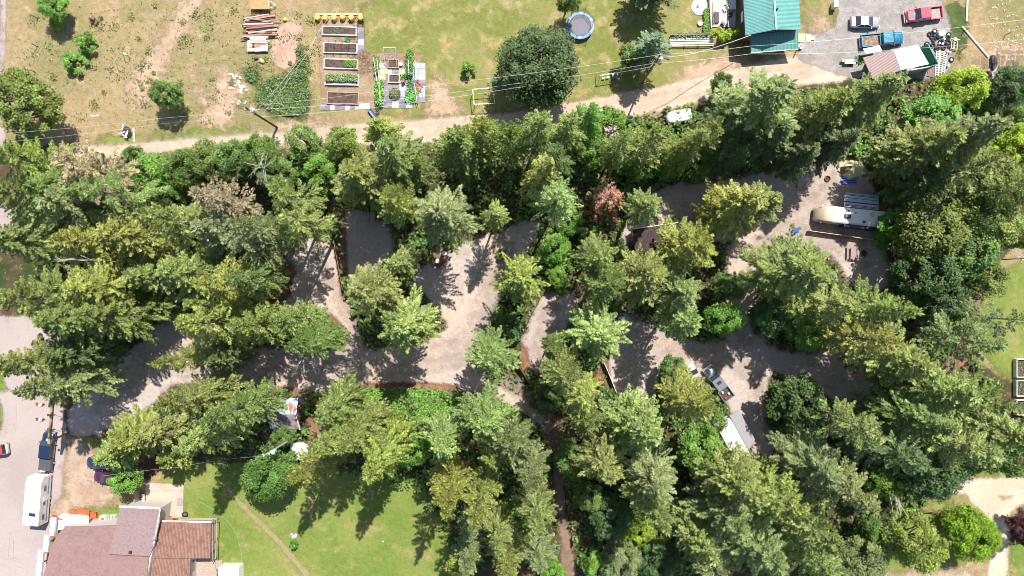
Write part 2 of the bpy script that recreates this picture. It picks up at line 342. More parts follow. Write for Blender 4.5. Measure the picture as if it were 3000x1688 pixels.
sheet('side_road_verge', [[(2250, 1430), (2470, 1430), (2480, 1520), (2200, 1520)]], .03, SAND)
sheet('left_lane', [band([(12, -60), (8, 60), (4, 190)], 14)], .03, LOT)
sheet('sandy_yard', [[(165, 1110), (200, 1095), (250, 1150), (310, 1200), (300, 1265), (180, 1282), (160, 1260)], [(130, 1270), (185, 1240), (175, 1300), (140, 1320)]], .042, SAND)
sheet('bare_soil', [band([(500, -20), (440, 80), (390, 160), (340, 230), (370, 260)], [54, 44, 60, 60, 50]), band([(560, 170), (575, 230), (560, 280), (520, 330)], [30, 60, 76, 76]), band([(490, 170), (500, 220), (520, 260)], [12, 26, 20]), band([(150, 375), (300, 362), (440, 350)], [40, 20, 20]), [(1080, 195), (1105, 190), (1140, 250), (1170, 290), (1060, 300), (1080, 260)],
 [(1740, 160), (1860, 130), (1860, 200), (1700, 240), (1700, 190)], [(2040, 30), (2080, 30), (2090, 90), (2045, 90)], [(700, 300), (860, 305), (840, 330), (700, 335)], [(2440, 150), (2575, 100), (2560, 190), (2480, 200)], [(580, 190), (600, 190), (610, 235), (575, 235)]], .012, BARE)
sheet('earth_mound_patch', [[(703, 62), (735, 52), (768, 68), (748, 100), (752, 155), (712, 180), (682, 152), (680, 105)]], .03, surf('heaped_earth', rgb(216, 182, 160), rgb(200, 166, 142), .5, .4, .6, fine=7, fa=.25, edge=E, soft=.25, eamp=.5))
sheet('bark_mulch_bed', [[(805, 800), (840, 792), (868, 830), (872, 872), (845, 872), (842, 830)], [(690, 660), (742, 655), (735, 740), (695, 782), (650, 775), (680, 720)], band([(835, 500), (855, 580), (862, 700), (868, 760)], [50, 30, 22, 14]), [(1305, 870), (1322, 868), (1350, 960), (1340, 995), (1300, 920)], [(655, 965), (780, 985), (760, 1010), (680, 1015)], [(1078, 625), (1122, 618), (1128, 668), (1084, 676)], [(1470, 450), (1560, 470), (1560, 560), (1480, 560)], [(770, 1030), (830, 1070), (830, 1130), (775, 1110)], [(2190, 500), (2300, 490), (2290, 560), (2230, 580)], [(2420, 760), (2455, 740), (2450, 900), (2400, 950)], [(1375, 560), (1420, 600), (1360, 620)], [(900, 960), (1150, 965), (1150, 985), (900, 985)], [(1500, 880), (1530, 900), (1540, 1010), (1500, 1000)]], .042, CHIP)
RUT = surf('wheel_rut', rgb(240, 220, 202), rgb(226, 204, 186), .3, .4, .6, fine=6, fa=.2, edge=.5, soft=.9, eamp=1.3); RUT2 = surf('damp_rut', rgb(150, 128, 114), rgb(160, 138, 122), .3, .4, .6, fine=6, fa=.25, edge=.28, soft=.9, eamp=1.5)
RP = [[(250, 1050), (340, 940), (420, 900), (600, 925), (760, 925), (900, 915), (1060, 912), (1180, 880), (1215, 780), (1240, 680), (1280, 600)], [(1180, 900), (1290, 960), (1380, 1060)], [(840, 890), (895, 860), (880, 800), (830, 720), (800, 620)], [(1345, 930), (1360, 860), (1400, 770)], [(1580, 850), (1700, 890), (1840, 880), (1900, 960), (1925, 1080)], [(1860, 860), (1900, 660), (1960, 560), (2060, 480), (2100, 430)], [(1700, 560), (1850, 540), (2000, 560), (2180, 640)]]
sheet('wheel_ruts', [band([(x+dx*.3, y+dx) for x, y in p], 9) for p in RP for dx in (-16, 14)], .036, RUT, res=.4, sm=1)
sheet('gravel_stains', [band([(x+3, y) for x, y in p], 16) for p in RP]+[band([(x+dx*.3, y+dx) for x, y in p], 8) for p in RP for dx in (-30, 30)], .030, RUT2, res=.4, sm=1)
sheet('road_ruts', [band([(x, y+dy) for x, y in [(250, 384), (560, 356), (880, 338), (1190, 318), (1460, 282), (1680, 245), (1900, 195), (2080, 165)]], 10) for dy in (-11, 12)], .042, RUT, res=.4, sm=1)
sheet('worn_track', [band([(560, 1215), (612, 1275), (690, 1350), (760, 1430), (790, 1470)], [6, 14, 15, 16, 16]), band([(912, 30), (914, 150)], 5), [(775, 1240), (788, 1240), (790, 1320), (776, 1320)]], .024, TRACK, sm=1, res=.3)
sheet('garden_path', [[(795, 40), (915, 40), (918, 132), (1056, 134), (1066, 252), (1038, 268), (812, 278)]], .024, CHIP2, sm=0, res=.5)
sheet('concrete_patio', [[(366, 1214), (462, 1218), (460, 1300), (408, 1302), (366, 1296)]], .05, surf('patio_concrete', rgb(214, 200, 184), rgb(204, 190, 174), .3, .4, .6, fine=4, fa=.12, bump=.1, edge=E, soft=.04, eamp=.08), sm=0, res=.3)

# ---------------------------------------------------------------- trees
rnd = random.random
def quad(p, d, up, l, wd, Q):
    s = d.cross(up)
    if s.length < 1e-4: s = Vector((1, 0, 0))
    s = s.normalized()*wd/2; m = p+d*l*.5
    Q.append((tuple(p), tuple(m+s), tuple(p+d*l), tuple(m-s)))
def fir_mesh(seed, Hh=28., Rr=4.6, cb=.2, gap=.5, nb=7, spray=.24, droop=0., sparse=1.):
    rn = random.Random(seed); Q = []; V = []; TB = MB()
    lean = Vector((rn.uniform(-.3, .3), rn.uniform(-.3, .3), 0))
    TB.tube([(0, 0, -.3), (0, 0, Hh*.3), (0, 0, Hh*.65), (0, 0, Hh*.97)], [.38, .28, .17, .03], 7)
    z = Hh*.985; lv = .13 if 15 <= seed <= 18 else .3; lob = [rn.uniform(1-lv, 1+lv*.8) for _ in range(9)]
    while z > Hh*cb:
        t = (Hh-z)/(Hh*(1-cb)); r = Rr*min(1., 1.25*t**.72)*(1-.35*max(0, (t-.75)/.25))
        r = max(r, .35)
        for k in range(nb if t > .08 else 4):
            if rn.random() > sparse: continue
            az = rn.uniform(0, 2*math.pi); li = az/(2*math.pi)*9; lb = lob[int(li) % 9]*(1-li % 1)+lob[(int(li)+1) % 9]*(li % 1)
            L = r*lb*rn.uniform(.66, 1.15); el = R(38-50*t-12*droop+rn.uniform(-9, 9)); hd = Vector((math.cos(az), math.sin(az), 0))
            z0 = z+rn.uniform(-.25, .25); n = max(2, int(L/.5)); pts = []; tone = rn.random()
            for i in range(n+1):
                u = i/n; pts.append(hd*L*u*math.cos(el)+Vector((0, 0, z0+L*math.sin(el)*u-.22*L*u*u*(1+droop)+.12*L*u**3)))
            if L > 1.2 and rn.random() < .6: TB.tube([pts[0], pts[n//2], pts[n]], [.05, .03, .01], 3)
            s = .12*L+.1
            while s < L:
                u = s/L; a = min(int(u*n), n-1); p = pts[a].lerp(pts[a+1], u*n-a); bd = (pts[a+1]-pts[a]).normalized()
                wmax = min(.8, .26+.42*(L-s))*min(1, .5+u)
                for sd in (-1, 1):
                    d = Matrix.Rotation(sd*R(rn.uniform(35, 68)), 3, 'Z') @ bd; d.z += rn.uniform(-.3, .1); d.normalize()
                    l = wmax*rn.uniform(.6, 1.1); upv = Vector((rn.uniform(-.8, .8), rn.uniform(-.8, .8), 1))
                    quad(p+Vector((0, 0, rn.uniform(-.14, .14))), d, upv, l, rn.uniform(.15, .26)*(spray/.24), Q); V.append(.4*tone+.6*rn.random())
                    if rn.random() < .6:
                        d2 = Matrix.Rotation(-sd*R(rn.uniform(15, 50)), 3, 'Z') @ d; d2.z += rn.uniform(-.1, .25)
                        quad(p+d*l*.45, d2.normalized(), upv, l*.6, .17*(spray/.24), Q); V.append(min(1, .55*tone+.45*rn.random()))
                s += rn.uniform(.16, .26)*spray/.24
            quad(pts[n-1], (pts[n]-pts[n-1]).normalized(), Vector((0, 0, 1)), .7, .25, Q); V.append(tone)
        z -= gap*rn.uniform(.6, 1.4)*(1 if t > .15 else .7)
    return Q, V, TB
def leaf_mesh(seed, Hh=11., Rr=3.6, clumps=85, per=110, leaf=.27, base=.28, flat=.8, shrub=False):
    rn = random.Random(seed); Q = []; V = []; TB = MB(); zc = Hh*(base+1)/2; hz = Hh*(1-base)/2
    if not shrub: TB.tube([(0, 0, -.2), (0, 0, Hh*.3), (.1, 0, Hh*.62)], [.26, .2, .1], 7)
    lob = [rn.uniform(.7, 1.2) for _ in range(7)]
    for c in range(clumps):
        az = rn.uniform(0, 2*math.pi); u = rn.uniform(-.55, 1); li = az/(2*math.pi)*7
        lb = lob[int(li) % 7]*(1-li % 1)+lob[(int(li)+1) % 7]*(li % 1); rr = rn.uniform(.45, 1)**.6*Rr*lb*math.sqrt(max(.02, 1-u*u*.85))
        p = Vector((math.cos(az)*rr*.85, math.sin(az)*rr*.85, zc+hz*u*rn.uniform(.75, 1))); cr = rn.uniform(.1, .34)*Rr*.8; tone = rn.random()
        if rn.random() < .6 and not shrub: TB.tube([(0, 0, Hh*rn.uniform(.22, .5)), (p.x*.5, p.y*.5, p.z*.8), tuple(p)], [.1, .06, .02], 4)
        for _ in range(per):
            d = Vector((rn.gauss(0, 1), rn.gauss(0, 1), rn.gauss(0, 1)*.8+.35)).normalized(); q = p+Vector((d.x, d.y, d.z*flat))*cr*rn.uniform(.5, 1.05)
            a = Vector((rn.uniform(-1, 1), rn.uniform(-1, 1), rn.uniform(-.5, .2))).normalized(); up = (d*.6+Vector((rn.uniform(-.5, .5), rn.uniform(-.5, .5), .8))).normalized()
            quad(q, a, up, leaf*rn.uniform(.7, 1.3), leaf*rn.uniform(.5, .8), Q); V.append(min(1, max(0, .5*tone+.5*rn.random())))
    return Q, V, TB
PAL = {'olive': (118, 130, 66), 'yol': (130, 138, 64), 'green': (106, 124, 62), 'dark': (88, 106, 58), 'lt': (124, 142, 76), 'grey': (116, 128, 78), 'blue': (112, 124, 84),
       'yg': (128, 142, 62), 'bright': (104, 143, 56), 'lime': (138, 160, 44), 'brn': (140, 128, 92), 'leaf': (96, 124, 56), 'dleaf': (74, 100, 52), 'oleaf': (120, 130, 62), 'spruce': (98, 122, 92), 'purple': (76, 44, 54), 'maple': (78, 98, 54), 'red': (186, 112, 82), 'bare': (150, 135, 125)}
NAMES = {'olive': 'olive green', 'yol': 'yellowish olive', 'green': 'mid green', 'dark': 'dark green', 'lt': 'pale green', 'grey': 'grey green', 'blue': 'bluish green', 'yg': 'yellow green', 'bright': 'bright green', 'lime': 'lime green', 'brn': 'brownish', 'leaf': 'leaf green', 'dleaf': 'deep green', 'oleaf': 'olive leaved', 'spruce': 'blue green', 'purple': 'purple leaved', 'maple': 'dark green'}
PROTO = {}
def proto(key, kind, seed):
    """first tree of each mesh; later ones copy it and its parts"""
    if kind == 'fir': k = seed-11; Q, V, TB = fir_mesh(seed, Rr=4.6, nb=(7, 8, 6, 7, 10, 8, 9, 9)[k], cb=(.2, .26, .16, .24, .48, .42, .5, .45)[k], gap=(.62, .75, .8, .58, .85, .7, .66, .9)[k], spray=.19, sparse=(.85, .75, .8, .8, .7, .85, .75, .8)[k], droop=(0, .4, -.3, .8, .2, -.5, .6, 0)[k]); m = MF; nm = 'fir_tree'
    elif kind == 'thin': Q, V, TB = fir_mesh(seed, nb=6, gap=.9, sparse=.62, cb=.42, spray=.2); m = MF; nm = 'fir_tree'
    elif kind == 'dec': Q, V, TB = leaf_mesh(seed); m = ML; nm = 'leafy_tree'
    elif kind == 'bush': Q, V, TB = leaf_mesh(seed, 3., 2., 26, 110, .24, .0, shrub=True); m = ML; nm = 'shrub'
    e = bpy.data.objects.new(nm, None); COL.objects.link(e); e.empty_display_size = .5
    if TB.v: TB.build('trunk', BARK, e)
    c = quadmesh('crown' if kind != 'bush' else 'foliage', Q, V, m, e)
    return e
BASE = {'fir': (28., 4.6), 'thin': (28., 4.6), 'dec': (11., 3.6), 'bush': (3., 2.)}
FIRV = [11, 12, 13, 14, 15, 16, 17, 18]; DECV = [21, 22, 23, 24]; BUSHV = [31, 32]; THV = [41, 42]
ALLT = []
def plant(X, Y, rpx, tint, kind='fir', h=None, r2=1.):
    i = len(ALLT); rn = random.Random(i*7+3)
    seeds = {'fir': FIRV, 'dec': DECV, 'bush': BUSHV, 'thin': THV}[kind]; seeds = (seeds[:4] if math.hypot(X-1287, Y-724) > 470 or Y < 450 else seeds[4:]) if kind == 'fir' else seeds; sd = seeds[rn.randrange(len(seeds))]; key = (kind, sd)
    if h is None: h = {'fir': rn.uniform(24, 30), 'thin': rn.uniform(24, 30), 'dec': rn.uniform(8, 12), 'bush': max(1., rpx/16*1.3)}[kind]
    zc = h*(.66 if kind in ('fir', 'thin') else .62 if kind != 'bush' else .4); b = g(X, Y, zc); rw = rpx/FS*(CAMH-zc)/CAMH
    if key not in PROTO: PROTO[key] = proto(key, kind, sd); e = PROTO[key]
    else: e = dup(PROTO[key])
    bh, br = BASE[kind]; e.location = (b.x, b.y, 0); e.rotation_euler = (rn.uniform(-.03, .03), rn.uniform(-.03, .03), rn.uniform(0, 6.28)); s = rw/br*((1.13 if seeds[0] == 11 and (X < 1100 or Y < 420) else 1.1 if seeds[0] in (11, 41) else 1.05) if kind in ('fir', 'thin') else 1.06)
    e.scale = (s, s*r2, h/bh)
    c = PAL[tint]; j = lambda: rn.uniform(-7, 7)
    q = j(); col = rgb(c[0]+q+j()*.6, c[1]+q+j()*.4, c[2]+q+j()*.5)
    for ch in e.children:
        if ch.name.startswith(('crown', 'foliage')): ch.color = col
    ALLT.append([e, X, Y, rpx, tint, kind]); return e
T = []
def A(kind, *rows):
    for r in rows: plant(r[0], r[1], r[2], r[3], kind, r[4] if len(r) > 4 else None)
A('fir', (1930, 262, 112, 'green', 29), (2085, 275, 75, 'olive'), (2195, 240, 78, 'olive'), (2105, 352, 62, 'dark', 22), (2335, 370, 80, 'olive', 24), (2435, 345, 80, 'grey'), (2440, 430, 75, 'olive'), (2335, 452, 66, 'dark', 17), (2268, 412, 44, 'olive', 18),
 (1150, 355, 72, 'green'), (1215, 325, 58, 'yg'), (1285, 345, 58, 'green'), (1352, 318, 58, 'green'), (1425, 335, 55, 'green'), (1475, 300, 45, 'bright', 20), (1400, 392, 52, 'dark'), (1625, 348, 66, 'olive'), (1560, 375, 45, 'green'), (1778, 338, 52, 'olive'), (1730, 368, 46, 'olive'), (1820, 300, 50, 'dark', 18), (1835, 395, 55, 'dark', 18), (2010, 380, 60, 'dark', 20), (1930, 350, 70, 'dark', 22),
 (1352, 440, 58, 'yol'), (1402, 515, 64, 'lt'), (1612, 520, 50, 'lt', 22), (1240, 540, 42, 'lt', 20), (1118, 540, 92, 'grey'), (918, 445, 88, 'olive'), (985, 395, 78, 'green'), (1005, 505, 62, 'yol'), (960, 340, 50, 'yg', 18), (1050, 420, 45, 'green', 18))
A('thin', (740, 488, 66, 'olive'), (765, 562, 66, 'olive'), (640, 612, 58, 'grey'))
A('fir', (660, 560, 60, 'grey'), (560, 585, 78, 'blue'), (225, 605, 88, 'yol'), (345, 590, 86, 'yol'), (440, 565, 76, 'olive'), (100, 745, 88, 'olive'), (245, 720, 90, 'yol'), (375, 690, 80, 'olive', 20), (480, 695, 78, 'olive'), (572, 712, 74, 'yol'), (630, 690, 50, 'green'), (400, 765, 48, 'olive', 13), (505, 762, 52, 'olive', 20), (180, 800, 80, 'green'), (280, 800, 78, 'green'),
 (60, 905, 62, 'olive'), (130, 970, 80, 'grey'), (190, 890, 70, 'dark', 20), (60, 400, 66, 'yg'), (60, 485, 78, 'green'), (35, 600, 70, 'green'), (150, 470, 70, 'green'), (530, 822, 80, 'yol'), (645, 822, 72, 'olive'), (768, 855, 62, 'green'), (745, 800, 52, 'lt'), (450, 905, 50, 'yol'), (560, 900, 48, 'dark', 18))
A('thin', (240, 425, 88, 'brn'), (180, 510, 78, 'grey'), (310, 490, 66, 'green'), (2425, 855, 80, 'green'), (2490, 800, 60, 'grey'), (2130, 1060, 66, 'olive'), (2560, 470, 60, 'olive'))
A('fir', (938, 722, 76, 'olive'), (1032, 812, 86, 'lt'), (1008, 650, 50, 'lt', 20), (1308, 692, 70, 'yg', 23), (1235, 888, 72, 'lt', 23), (1500, 640, 60, 'green'), (1515, 722, 66, 'green'), (1612, 692, 84, 'olive'), (1752, 622, 84, 'yol'), (1702, 745, 66, 'lt'), (1722, 812, 58, 'lt'), (1500, 822, 86, 'lt'), (1858, 525, 78, 'yol'), (1920, 508, 58, 'olive', 20), (2000, 682, 110, 'olive'), (2090, 760, 66, 'olive'), (2222, 765, 60, 'olive'), (2180, 850, 76, 'yol'), (2275, 905, 86, 'olive'),
 (2350, 985, 88, 'lt'), (2455, 1000, 76, 'olive'), (2300, 1060, 76, 'green'), (2400, 1100, 88, 'olive'), (2525, 1085, 76, 'olive'), (2250, 1130, 70, 'dark'), (2050, 1182, 84, 'grey'), (2145, 1240, 74, 'grey'), (1420, 930, 62, 'olive'), (1462, 985, 62, 'yol'), (1392, 872, 36, 'green', 18), (1482, 1045, 46, 'green', 22), (1742, 1020, 72, 'yol'), (1600, 1080, 78, 'lt'), (1530, 1170, 74, 'olive'), (1640, 1200, 78, 'grey'), (1640, 1270, 60, 'olive'),
 (1868, 1218, 80, 'olive'), (1960, 1262, 88, 'yol'), (1820, 1290, 86, 'grey'), (1900, 1370, 86, 'grey'), (2040, 1330, 78, 'olive'), (2060, 1420, 70, 'lt'), (1760, 1370, 66, 'olive'), (1810, 1440, 70, 'grey'))
A('fir', (1112, 1095, 62, 'lt'), (1218, 1045, 76, 'lt'), (1282, 1110, 74, 'grey'), (955, 1135, 70, 'yol', 33), (895, 1082, 60, 'olive', 32), (830, 1015, 58, 'green'), (845, 1100, 56, 'olive', 32), (785, 1188, 60, 'yol', 30), (1122, 1235, 64, 'yol', 32), (1212, 1250, 58, 'yol', 32), (1340, 1195, 58, 'grey'), (1352, 1290, 56, 'olive'), (1240, 1345, 50, 'olive'), (1270, 1410, 56, 'olive'), (1175, 1330, 40, 'blue', 18), (1180, 1400, 50, 'grey', 20), (1360, 1400, 50, 'grey', 20), (1245, 1150, 45, 'olive', 22),
 (586, 1032, 66, 'green', 32), (470, 1010, 70, 'olive'), (400, 1085, 70, 'olive', 18), (325, 1110, 74, 'yol', 16), (505, 1092, 66, 'olive', 32), (430, 1150, 44, 'yol', 12), (280, 1150, 50, 'lt', 13))
A('dec', (2412, 222, 62, 'lime', 12), (2345, 305, 70, 'bright', 12), (2535, 215, 56, 'dleaf', 10), (2548, 372, 62, 'lime', 12), (2525, 470, 70, 'oleaf', 16), (2465, 560, 80, 'oleaf', 17), (2335, 585, 84, 'oleaf', 16), (2415, 635, 84, 'leaf', 16), (2255, 565, 44, 'bright', 8), (2325, 690, 72, 'dleaf', 15), (2455, 700, 62, 'oleaf', 14), (2370, 765, 60, 'dleaf', 13), (2565, 585, 55, 'oleaf', 15), (2560, 300, 40, 'leaf', 9),
 (1535, 315, 42, 'bright', 10), (1492, 385, 48, 'bright', 10), (1602, 415, 46, 'bright', 9), (1682, 402, 56, 'bright', 10), (1750, 420, 45, 'leaf', 9), (1812, 215, 30, 'leaf', 8), (1592, 140, 34, 'leaf', 7), (1428, 0, 32, 'leaf', 9),
 (865, 368, 46, 'yg', 12), (770, 365, 50, 'lt', 12), (660, 390, 58, 'leaf', 13), (600, 402, 56, 'leaf', 13), (540, 408, 56, 'green', 13), (480, 425, 56, 'leaf', 13), (340, 392, 24, 'leaf', 6), (395, 445, 62, 'bright', 13), (430, 505, 44, 'leaf', 11), (700, 440, 50, 'leaf', 12), (810, 440, 50, 'bright', 11), (75, 262, 82, 'oleaf', 14), (420, 238, 40, 'leaf', 7), (135, 14, 38, 'bright', 6),
 (1395, 630, 42, 'bright', 7), (1400, 695, 30, 'bright', 5), (1430, 560, 36, 'bright', 7), (1815, 805, 52, 'bright', 11), (1830, 720, 42, 'leaf', 9), (1940, 790, 56, 'dleaf', 9), (2032, 838, 50, 'bright', 10), (2000, 1002, 72, 'dleaf', 13), (1688, 932, 42, 'leaf', 8), (1756, 1122, 66, 'bright', 11), (1790, 1062, 36, 'leaf', 9), (1600, 1325, 46, 'lime', 8), (1655, 1330, 40, 'yg', 8), (1540, 1300, 60, 'dleaf', 10), (1480, 1250, 40, 'leaf', 8), (2220, 1210, 44, 'bright', 12), (2160, 1405, 60, 'grey', 11), (2100, 1440, 50, 'grey', 10), (2240, 890, 40, 'leaf', 8), (2325, 1175, 84, 'dleaf', 16), (2420, 1132, 68, 'dleaf', 16), (2520, 1122, 66, 'leaf', 15), (2320, 1110, 66, 'dleaf', 13), (2296, 1362, 72, 'yg', 14), (2195, 1330, 40, 'leaf', 9), (2580, 1325, 50, 'purple', 9), (1438, 1160, 46, 'leaf', 8), (1045, 1130, 44, 'bright', 9), (1160, 1415, 40, 'yg', 9), (1300, 1290, 40, 'bright', 9), (1310, 1370, 40, 'green', 9), (1390, 1440, 36, 'bright', 6), (1500, 1425, 40, 'bright', 7), (1560, 1410, 56, 'grey', 10), (1660, 1410, 56, 'dleaf', 10), (680, 1190, 76, 'leaf', 12), (715, 1098, 32, 'leaf', 7), (320, 1205, 42, 'bright', 7), (1620, 1120, 40, 'leaf', 9), (1375, 1000, 42, 'dleaf', 7), (1700, 1300, 50, 'leaf', 9))
A('bush', (1278, 822, 36, 'dleaf', 3.5), (190, 158, 36, 'bright', 2.4), (222, 112, 26, 'bright', 3), (235, 50, 13, 'bare', 1.4), (1178, 175, 22, 'bright', 2.6), (738, 1368, 14, 'bright', 2.2), (1405, 730, 22, 'bright', 2), (1535, 1010, 30, 'dleaf', 3), (1690, 560, 20, 'leaf', 2), (1480, 590, 30, 'leaf', 3), (220, 95, 16, 'leaf', 2), (145, 60, 20, 'lime', 1.6), (2220, 600, 28, 'bright', 3), (1260, 640, 16, 'leaf', 2), (1420, 1110, 24, 'leaf', 3), (2138, 340, 28, 'bright', 3), (1805, 88, 20, 'lime', 2.5), (1826, 88, 20, 'lime', 2.5), (1846, 84, 17, 'lime', 2.5), (70, 345, 30, 'dleaf', 3))
# special trees
sp = plant(1641, 108, 48, 'spruce', 'fir', 13); sp.name = 'spruce_tree'
of = plant(1645, -58, 66, 'dark', 'fir', 12)
e = thing('maple_tree', 'huge round dark green maple with reddish seed clusters beside the dirt road', 'tree', g(1358, 165, 7))
e.location.z = 0; Q, V, TB = leaf_mesh(79, 12.5, 7.2, 230, 130, .34, .12); TB.build('trunk', BARK, e); c = quadmesh('crown', Q, V, MM, e); c.color = rgb(*PAL['maple'])
def dead_tree(X, Y, h, r, col, label, tuft, seed):
    e = thing('dead_tree', label, 'tree', g(X, Y, h*.6)); e.location.z = 0
    Q, V, TB = fir_mesh(seed, h, r, .3, .75, 6, spray=.3, sparse=.8); Q2 = []; V2 = []; rn = random.Random(seed)
    for q, v in zip(Q, V):
        if rn.random() < tuft: Q2.append(q); V2.append(v)
    TB.build('trunk', paint('dead_bark', rgb(165, 150, 138), .9, var=.3), e); c = quadmesh('crown', Q2, V2, MD, e); c.color = rgb(*col); return e
dead_tree(1530, 500, 19, 2.9, (150, 106, 80), 'dead conifer with rust red needles between green firs', .4, 91)
dead_tree(565, 508, 27, 3.4, (122, 110, 82), 'dying tan brown fir leaning over the dark gap left of centre', .7, 92)
dead_tree(1532, 338, 14, 2.0, (150, 130, 128), 'bare greyish pink dead tree among firs below the dirt road', .25, 93)
def snag(X, Y, h, label, seed, n=14, L=2.4, dirs=None):
    rn = random.Random(seed); e = thing('dead_snag', label, 'dead branches', g(X, Y, h*.8)); e.location.z = 0; m = MB()
    m.tube([(0, 0, 0), (.1, 0, h*.5), (0, 0, h)], [.14, .1, .05], 6)
    for i in range(n):
        a = dirs+rn.uniform(-.35, .35) if dirs is not None else rn.uniform(0, 6.28); z = h*rn.uniform(.75, 1); l = L*rn.uniform(.5, 1)
        p = Vector((0, 0, z)); q = p+Vector((math.cos(a)*l, math.sin(a)*l, l*.15)); m.tube([p, (p+q)/2+Vector((0, 0, .1)), q], [.05, .035, .015], 4)
        for k in range(2): b = a+rn.uniform(-.8, .8); s = p.lerp(q, rn.uniform(.4, .8)); m.tube([s, s+Vector((math.cos(b)*.7, math.sin(b)*.7, .1))], [.025, .01], 3)
    m.build('branches', paint('bleached_wood', rgb(170, 160, 150), .85, var=.2), e)
snag(665, 425, 15, 'bare star shaped dead tree top in the dark gap of the upper left wood', 5)
snag(235, 655, 22, 'bleached leafless branches sticking out left over olive firs', 6, 5, 4.5, math.pi*.96)
snag(2235, 1240, 14, 'pale forked leafless branches left of the side road trees', 8, 8, 3.5, -1.2)
snag(2570, 650, 16, 'bleached bare branches at the right edge beside the side lawn', 9, 10, 3)

rt = thing('round_tree', 'vivid lime green round tree beside the side road', 'tree', g(2440, 1340, 4)); rt.location.z = 0; Q, V, TB = leaf_mesh(88, 7.5, 4.3, 170, 110, .27, .08); TB.build('trunk', BARK, rt); c = quadmesh('crown', Q, V, ML, rt); c.color = rgb(116, 148, 30)
# tree labels: look + the findable thing it stands by
LM = [(2130, 560, 'white motorhome'), (2140, 430, 'beige tent'), (1460, 65, 'trampoline'), (1940, 60, 'green roofed house'), (2220, 150, 'brown and white shed'), (1705, 292, 'white covered trailer'), (1660, 610, 'dark camp shelter'), (1530, 500, 'rust red dead tree'),
 (1800, 955, 'silver pickup'), (1855, 1110, 'debris strewn white trailer'), (715, 1035, 'rusty tin shed'), (755, 1130, 'white shed'), (150, 1110, 'timber entrance gate'), (95, 1250, 'long white trailer'), (260, 1205, 'purple car'), (410, 1250, 'concrete patio'), (690, 320, 'leaning utility pole'), (860, 150, 'raised garden beds'), (665, 425, 'bare star shaped snag'), (565, 508, 'tan dying fir'), (735, 605, 'picnic table by the fire ring'), (850, 680, 'long dark partition fence'), (1105, 655, 'two white garden chairs'),
 (1320, 930, 'orange topped fence'), (1370, 750, 'central partition fence'), (1520, 960, 'low fence right of centre'), (1420, 1350, 'narrow footpath'), (2430, 1330, 'lime green round tree'), (2440, 1225, 'side road fork'), (2545, 930, 'white framed garden pens'), (2080, 450, 'upper fire ring'), (2140, 640, 'wooden picnic table by the motorhome'), (2340, 810, 'narrow side path'), (1010, 980, 'green ivy bank'), (240, 650, 'bleached bare branches'), (40, 540, 'upper left road corner'), (190, 150, 'dry meadow bushes'), (740, 1368, 'small lawn shrub'), (1180, 175, 'metal goal frame'), (2000, 1380, 'bottom edge'), (2540, 400, 'upper right edge'), (1640, 180, 'roadside power pole'), (1010, 560, 'dark shaded camping bay'), (880, 860, 'reddish mulch island'), (1340, 590, 'central gravel fork'), (340, 960, 'entrance drive'), (900, 1200, 'spiky shadow on the lawn')]
def dirw(dx, dy):
    a = math.degrees(math.atan2(-dy, dx)) % 360
    return ['right of', 'above and right of', 'above', 'above and left of', 'left of', 'below and left of', 'below', 'below and right of'][int((a+22.5)//45) % 8]
groups = {}
for rec in ALLT:
    e, X, Y, rp, tint, kind = rec
    if (X, Y) == (738, 1368): rec.append(None); tag(e, 'small bright shrub alone on the mown lawn beside grey stones', 'shrub'); continue
    if tint == 'purple': tag(e, 'dark purple leaved tree at the lower right edge', 'tree'); rec.append(None); continue
    if tint == 'spruce': tag(e, 'blue green spruce standing behind the roadside power pole', 'tree'); rec.append(None); continue
    if (X, Y) == (75, 262): tag(e, 'big dark olive leafy tree alone at the left edge above the dirt road', 'tree'); rec.append(None); continue
    if (X, Y) == (420, 238): tag(e, 'young leafy tree standing alone in the dry meadow with its shadow', 'tree'); rec.append(None); continue
    if tint == 'bare': tag(e, 'small grey leafless shrub in the dry meadow', 'shrub'); rec.append(None); continue
    if Y < -20: tag(e, 'dark fir at the top edge casting the pointed shadow across the lawn', 'tree'); rec.append(None); continue
    best = min(LM, key=lambda l: math.hypot(X-l[0], Y-l[1])+(40 if math.hypot(X-l[0], Y-l[1]) < 25 else 0))
    dn = math.hypot(X-best[0], Y-best[1]); kn = {'fir': 'fir', 'thin': 'sparse fir', 'dec': 'leafy tree', 'bush': 'bush'}[kind]
    groups.setdefault((tint, kn, best[2], dirw(X-best[0], Y-best[1]), kind), []).append((dn, e))
ORD = ['nearest', 'second nearest', 'third nearest', 'fourth nearest', 'fifth nearest', 'sixth nearest']
GN = {'fir': 'fir trees of the campground wood', 'thin': 'fir trees of the campground wood', 'dec': 'leafy trees among the firs', 'bush': 'shrubs and bushes'}
for (tint, kn, lm, dw, kind), L in groups.items():
    L.sort(key=lambda t: t[0])
    for i, (dn, e) in enumerate(L):
        lab = f"{NAMES[tint]} {kn} {dw} the {lm}" if len(L) == 1 else f"{ORD[i]} {NAMES[tint]} {kn} {dw} the {lm}"
        tag(e, lab, 'tree' if kind != 'bush' else 'bush', GN[kind])

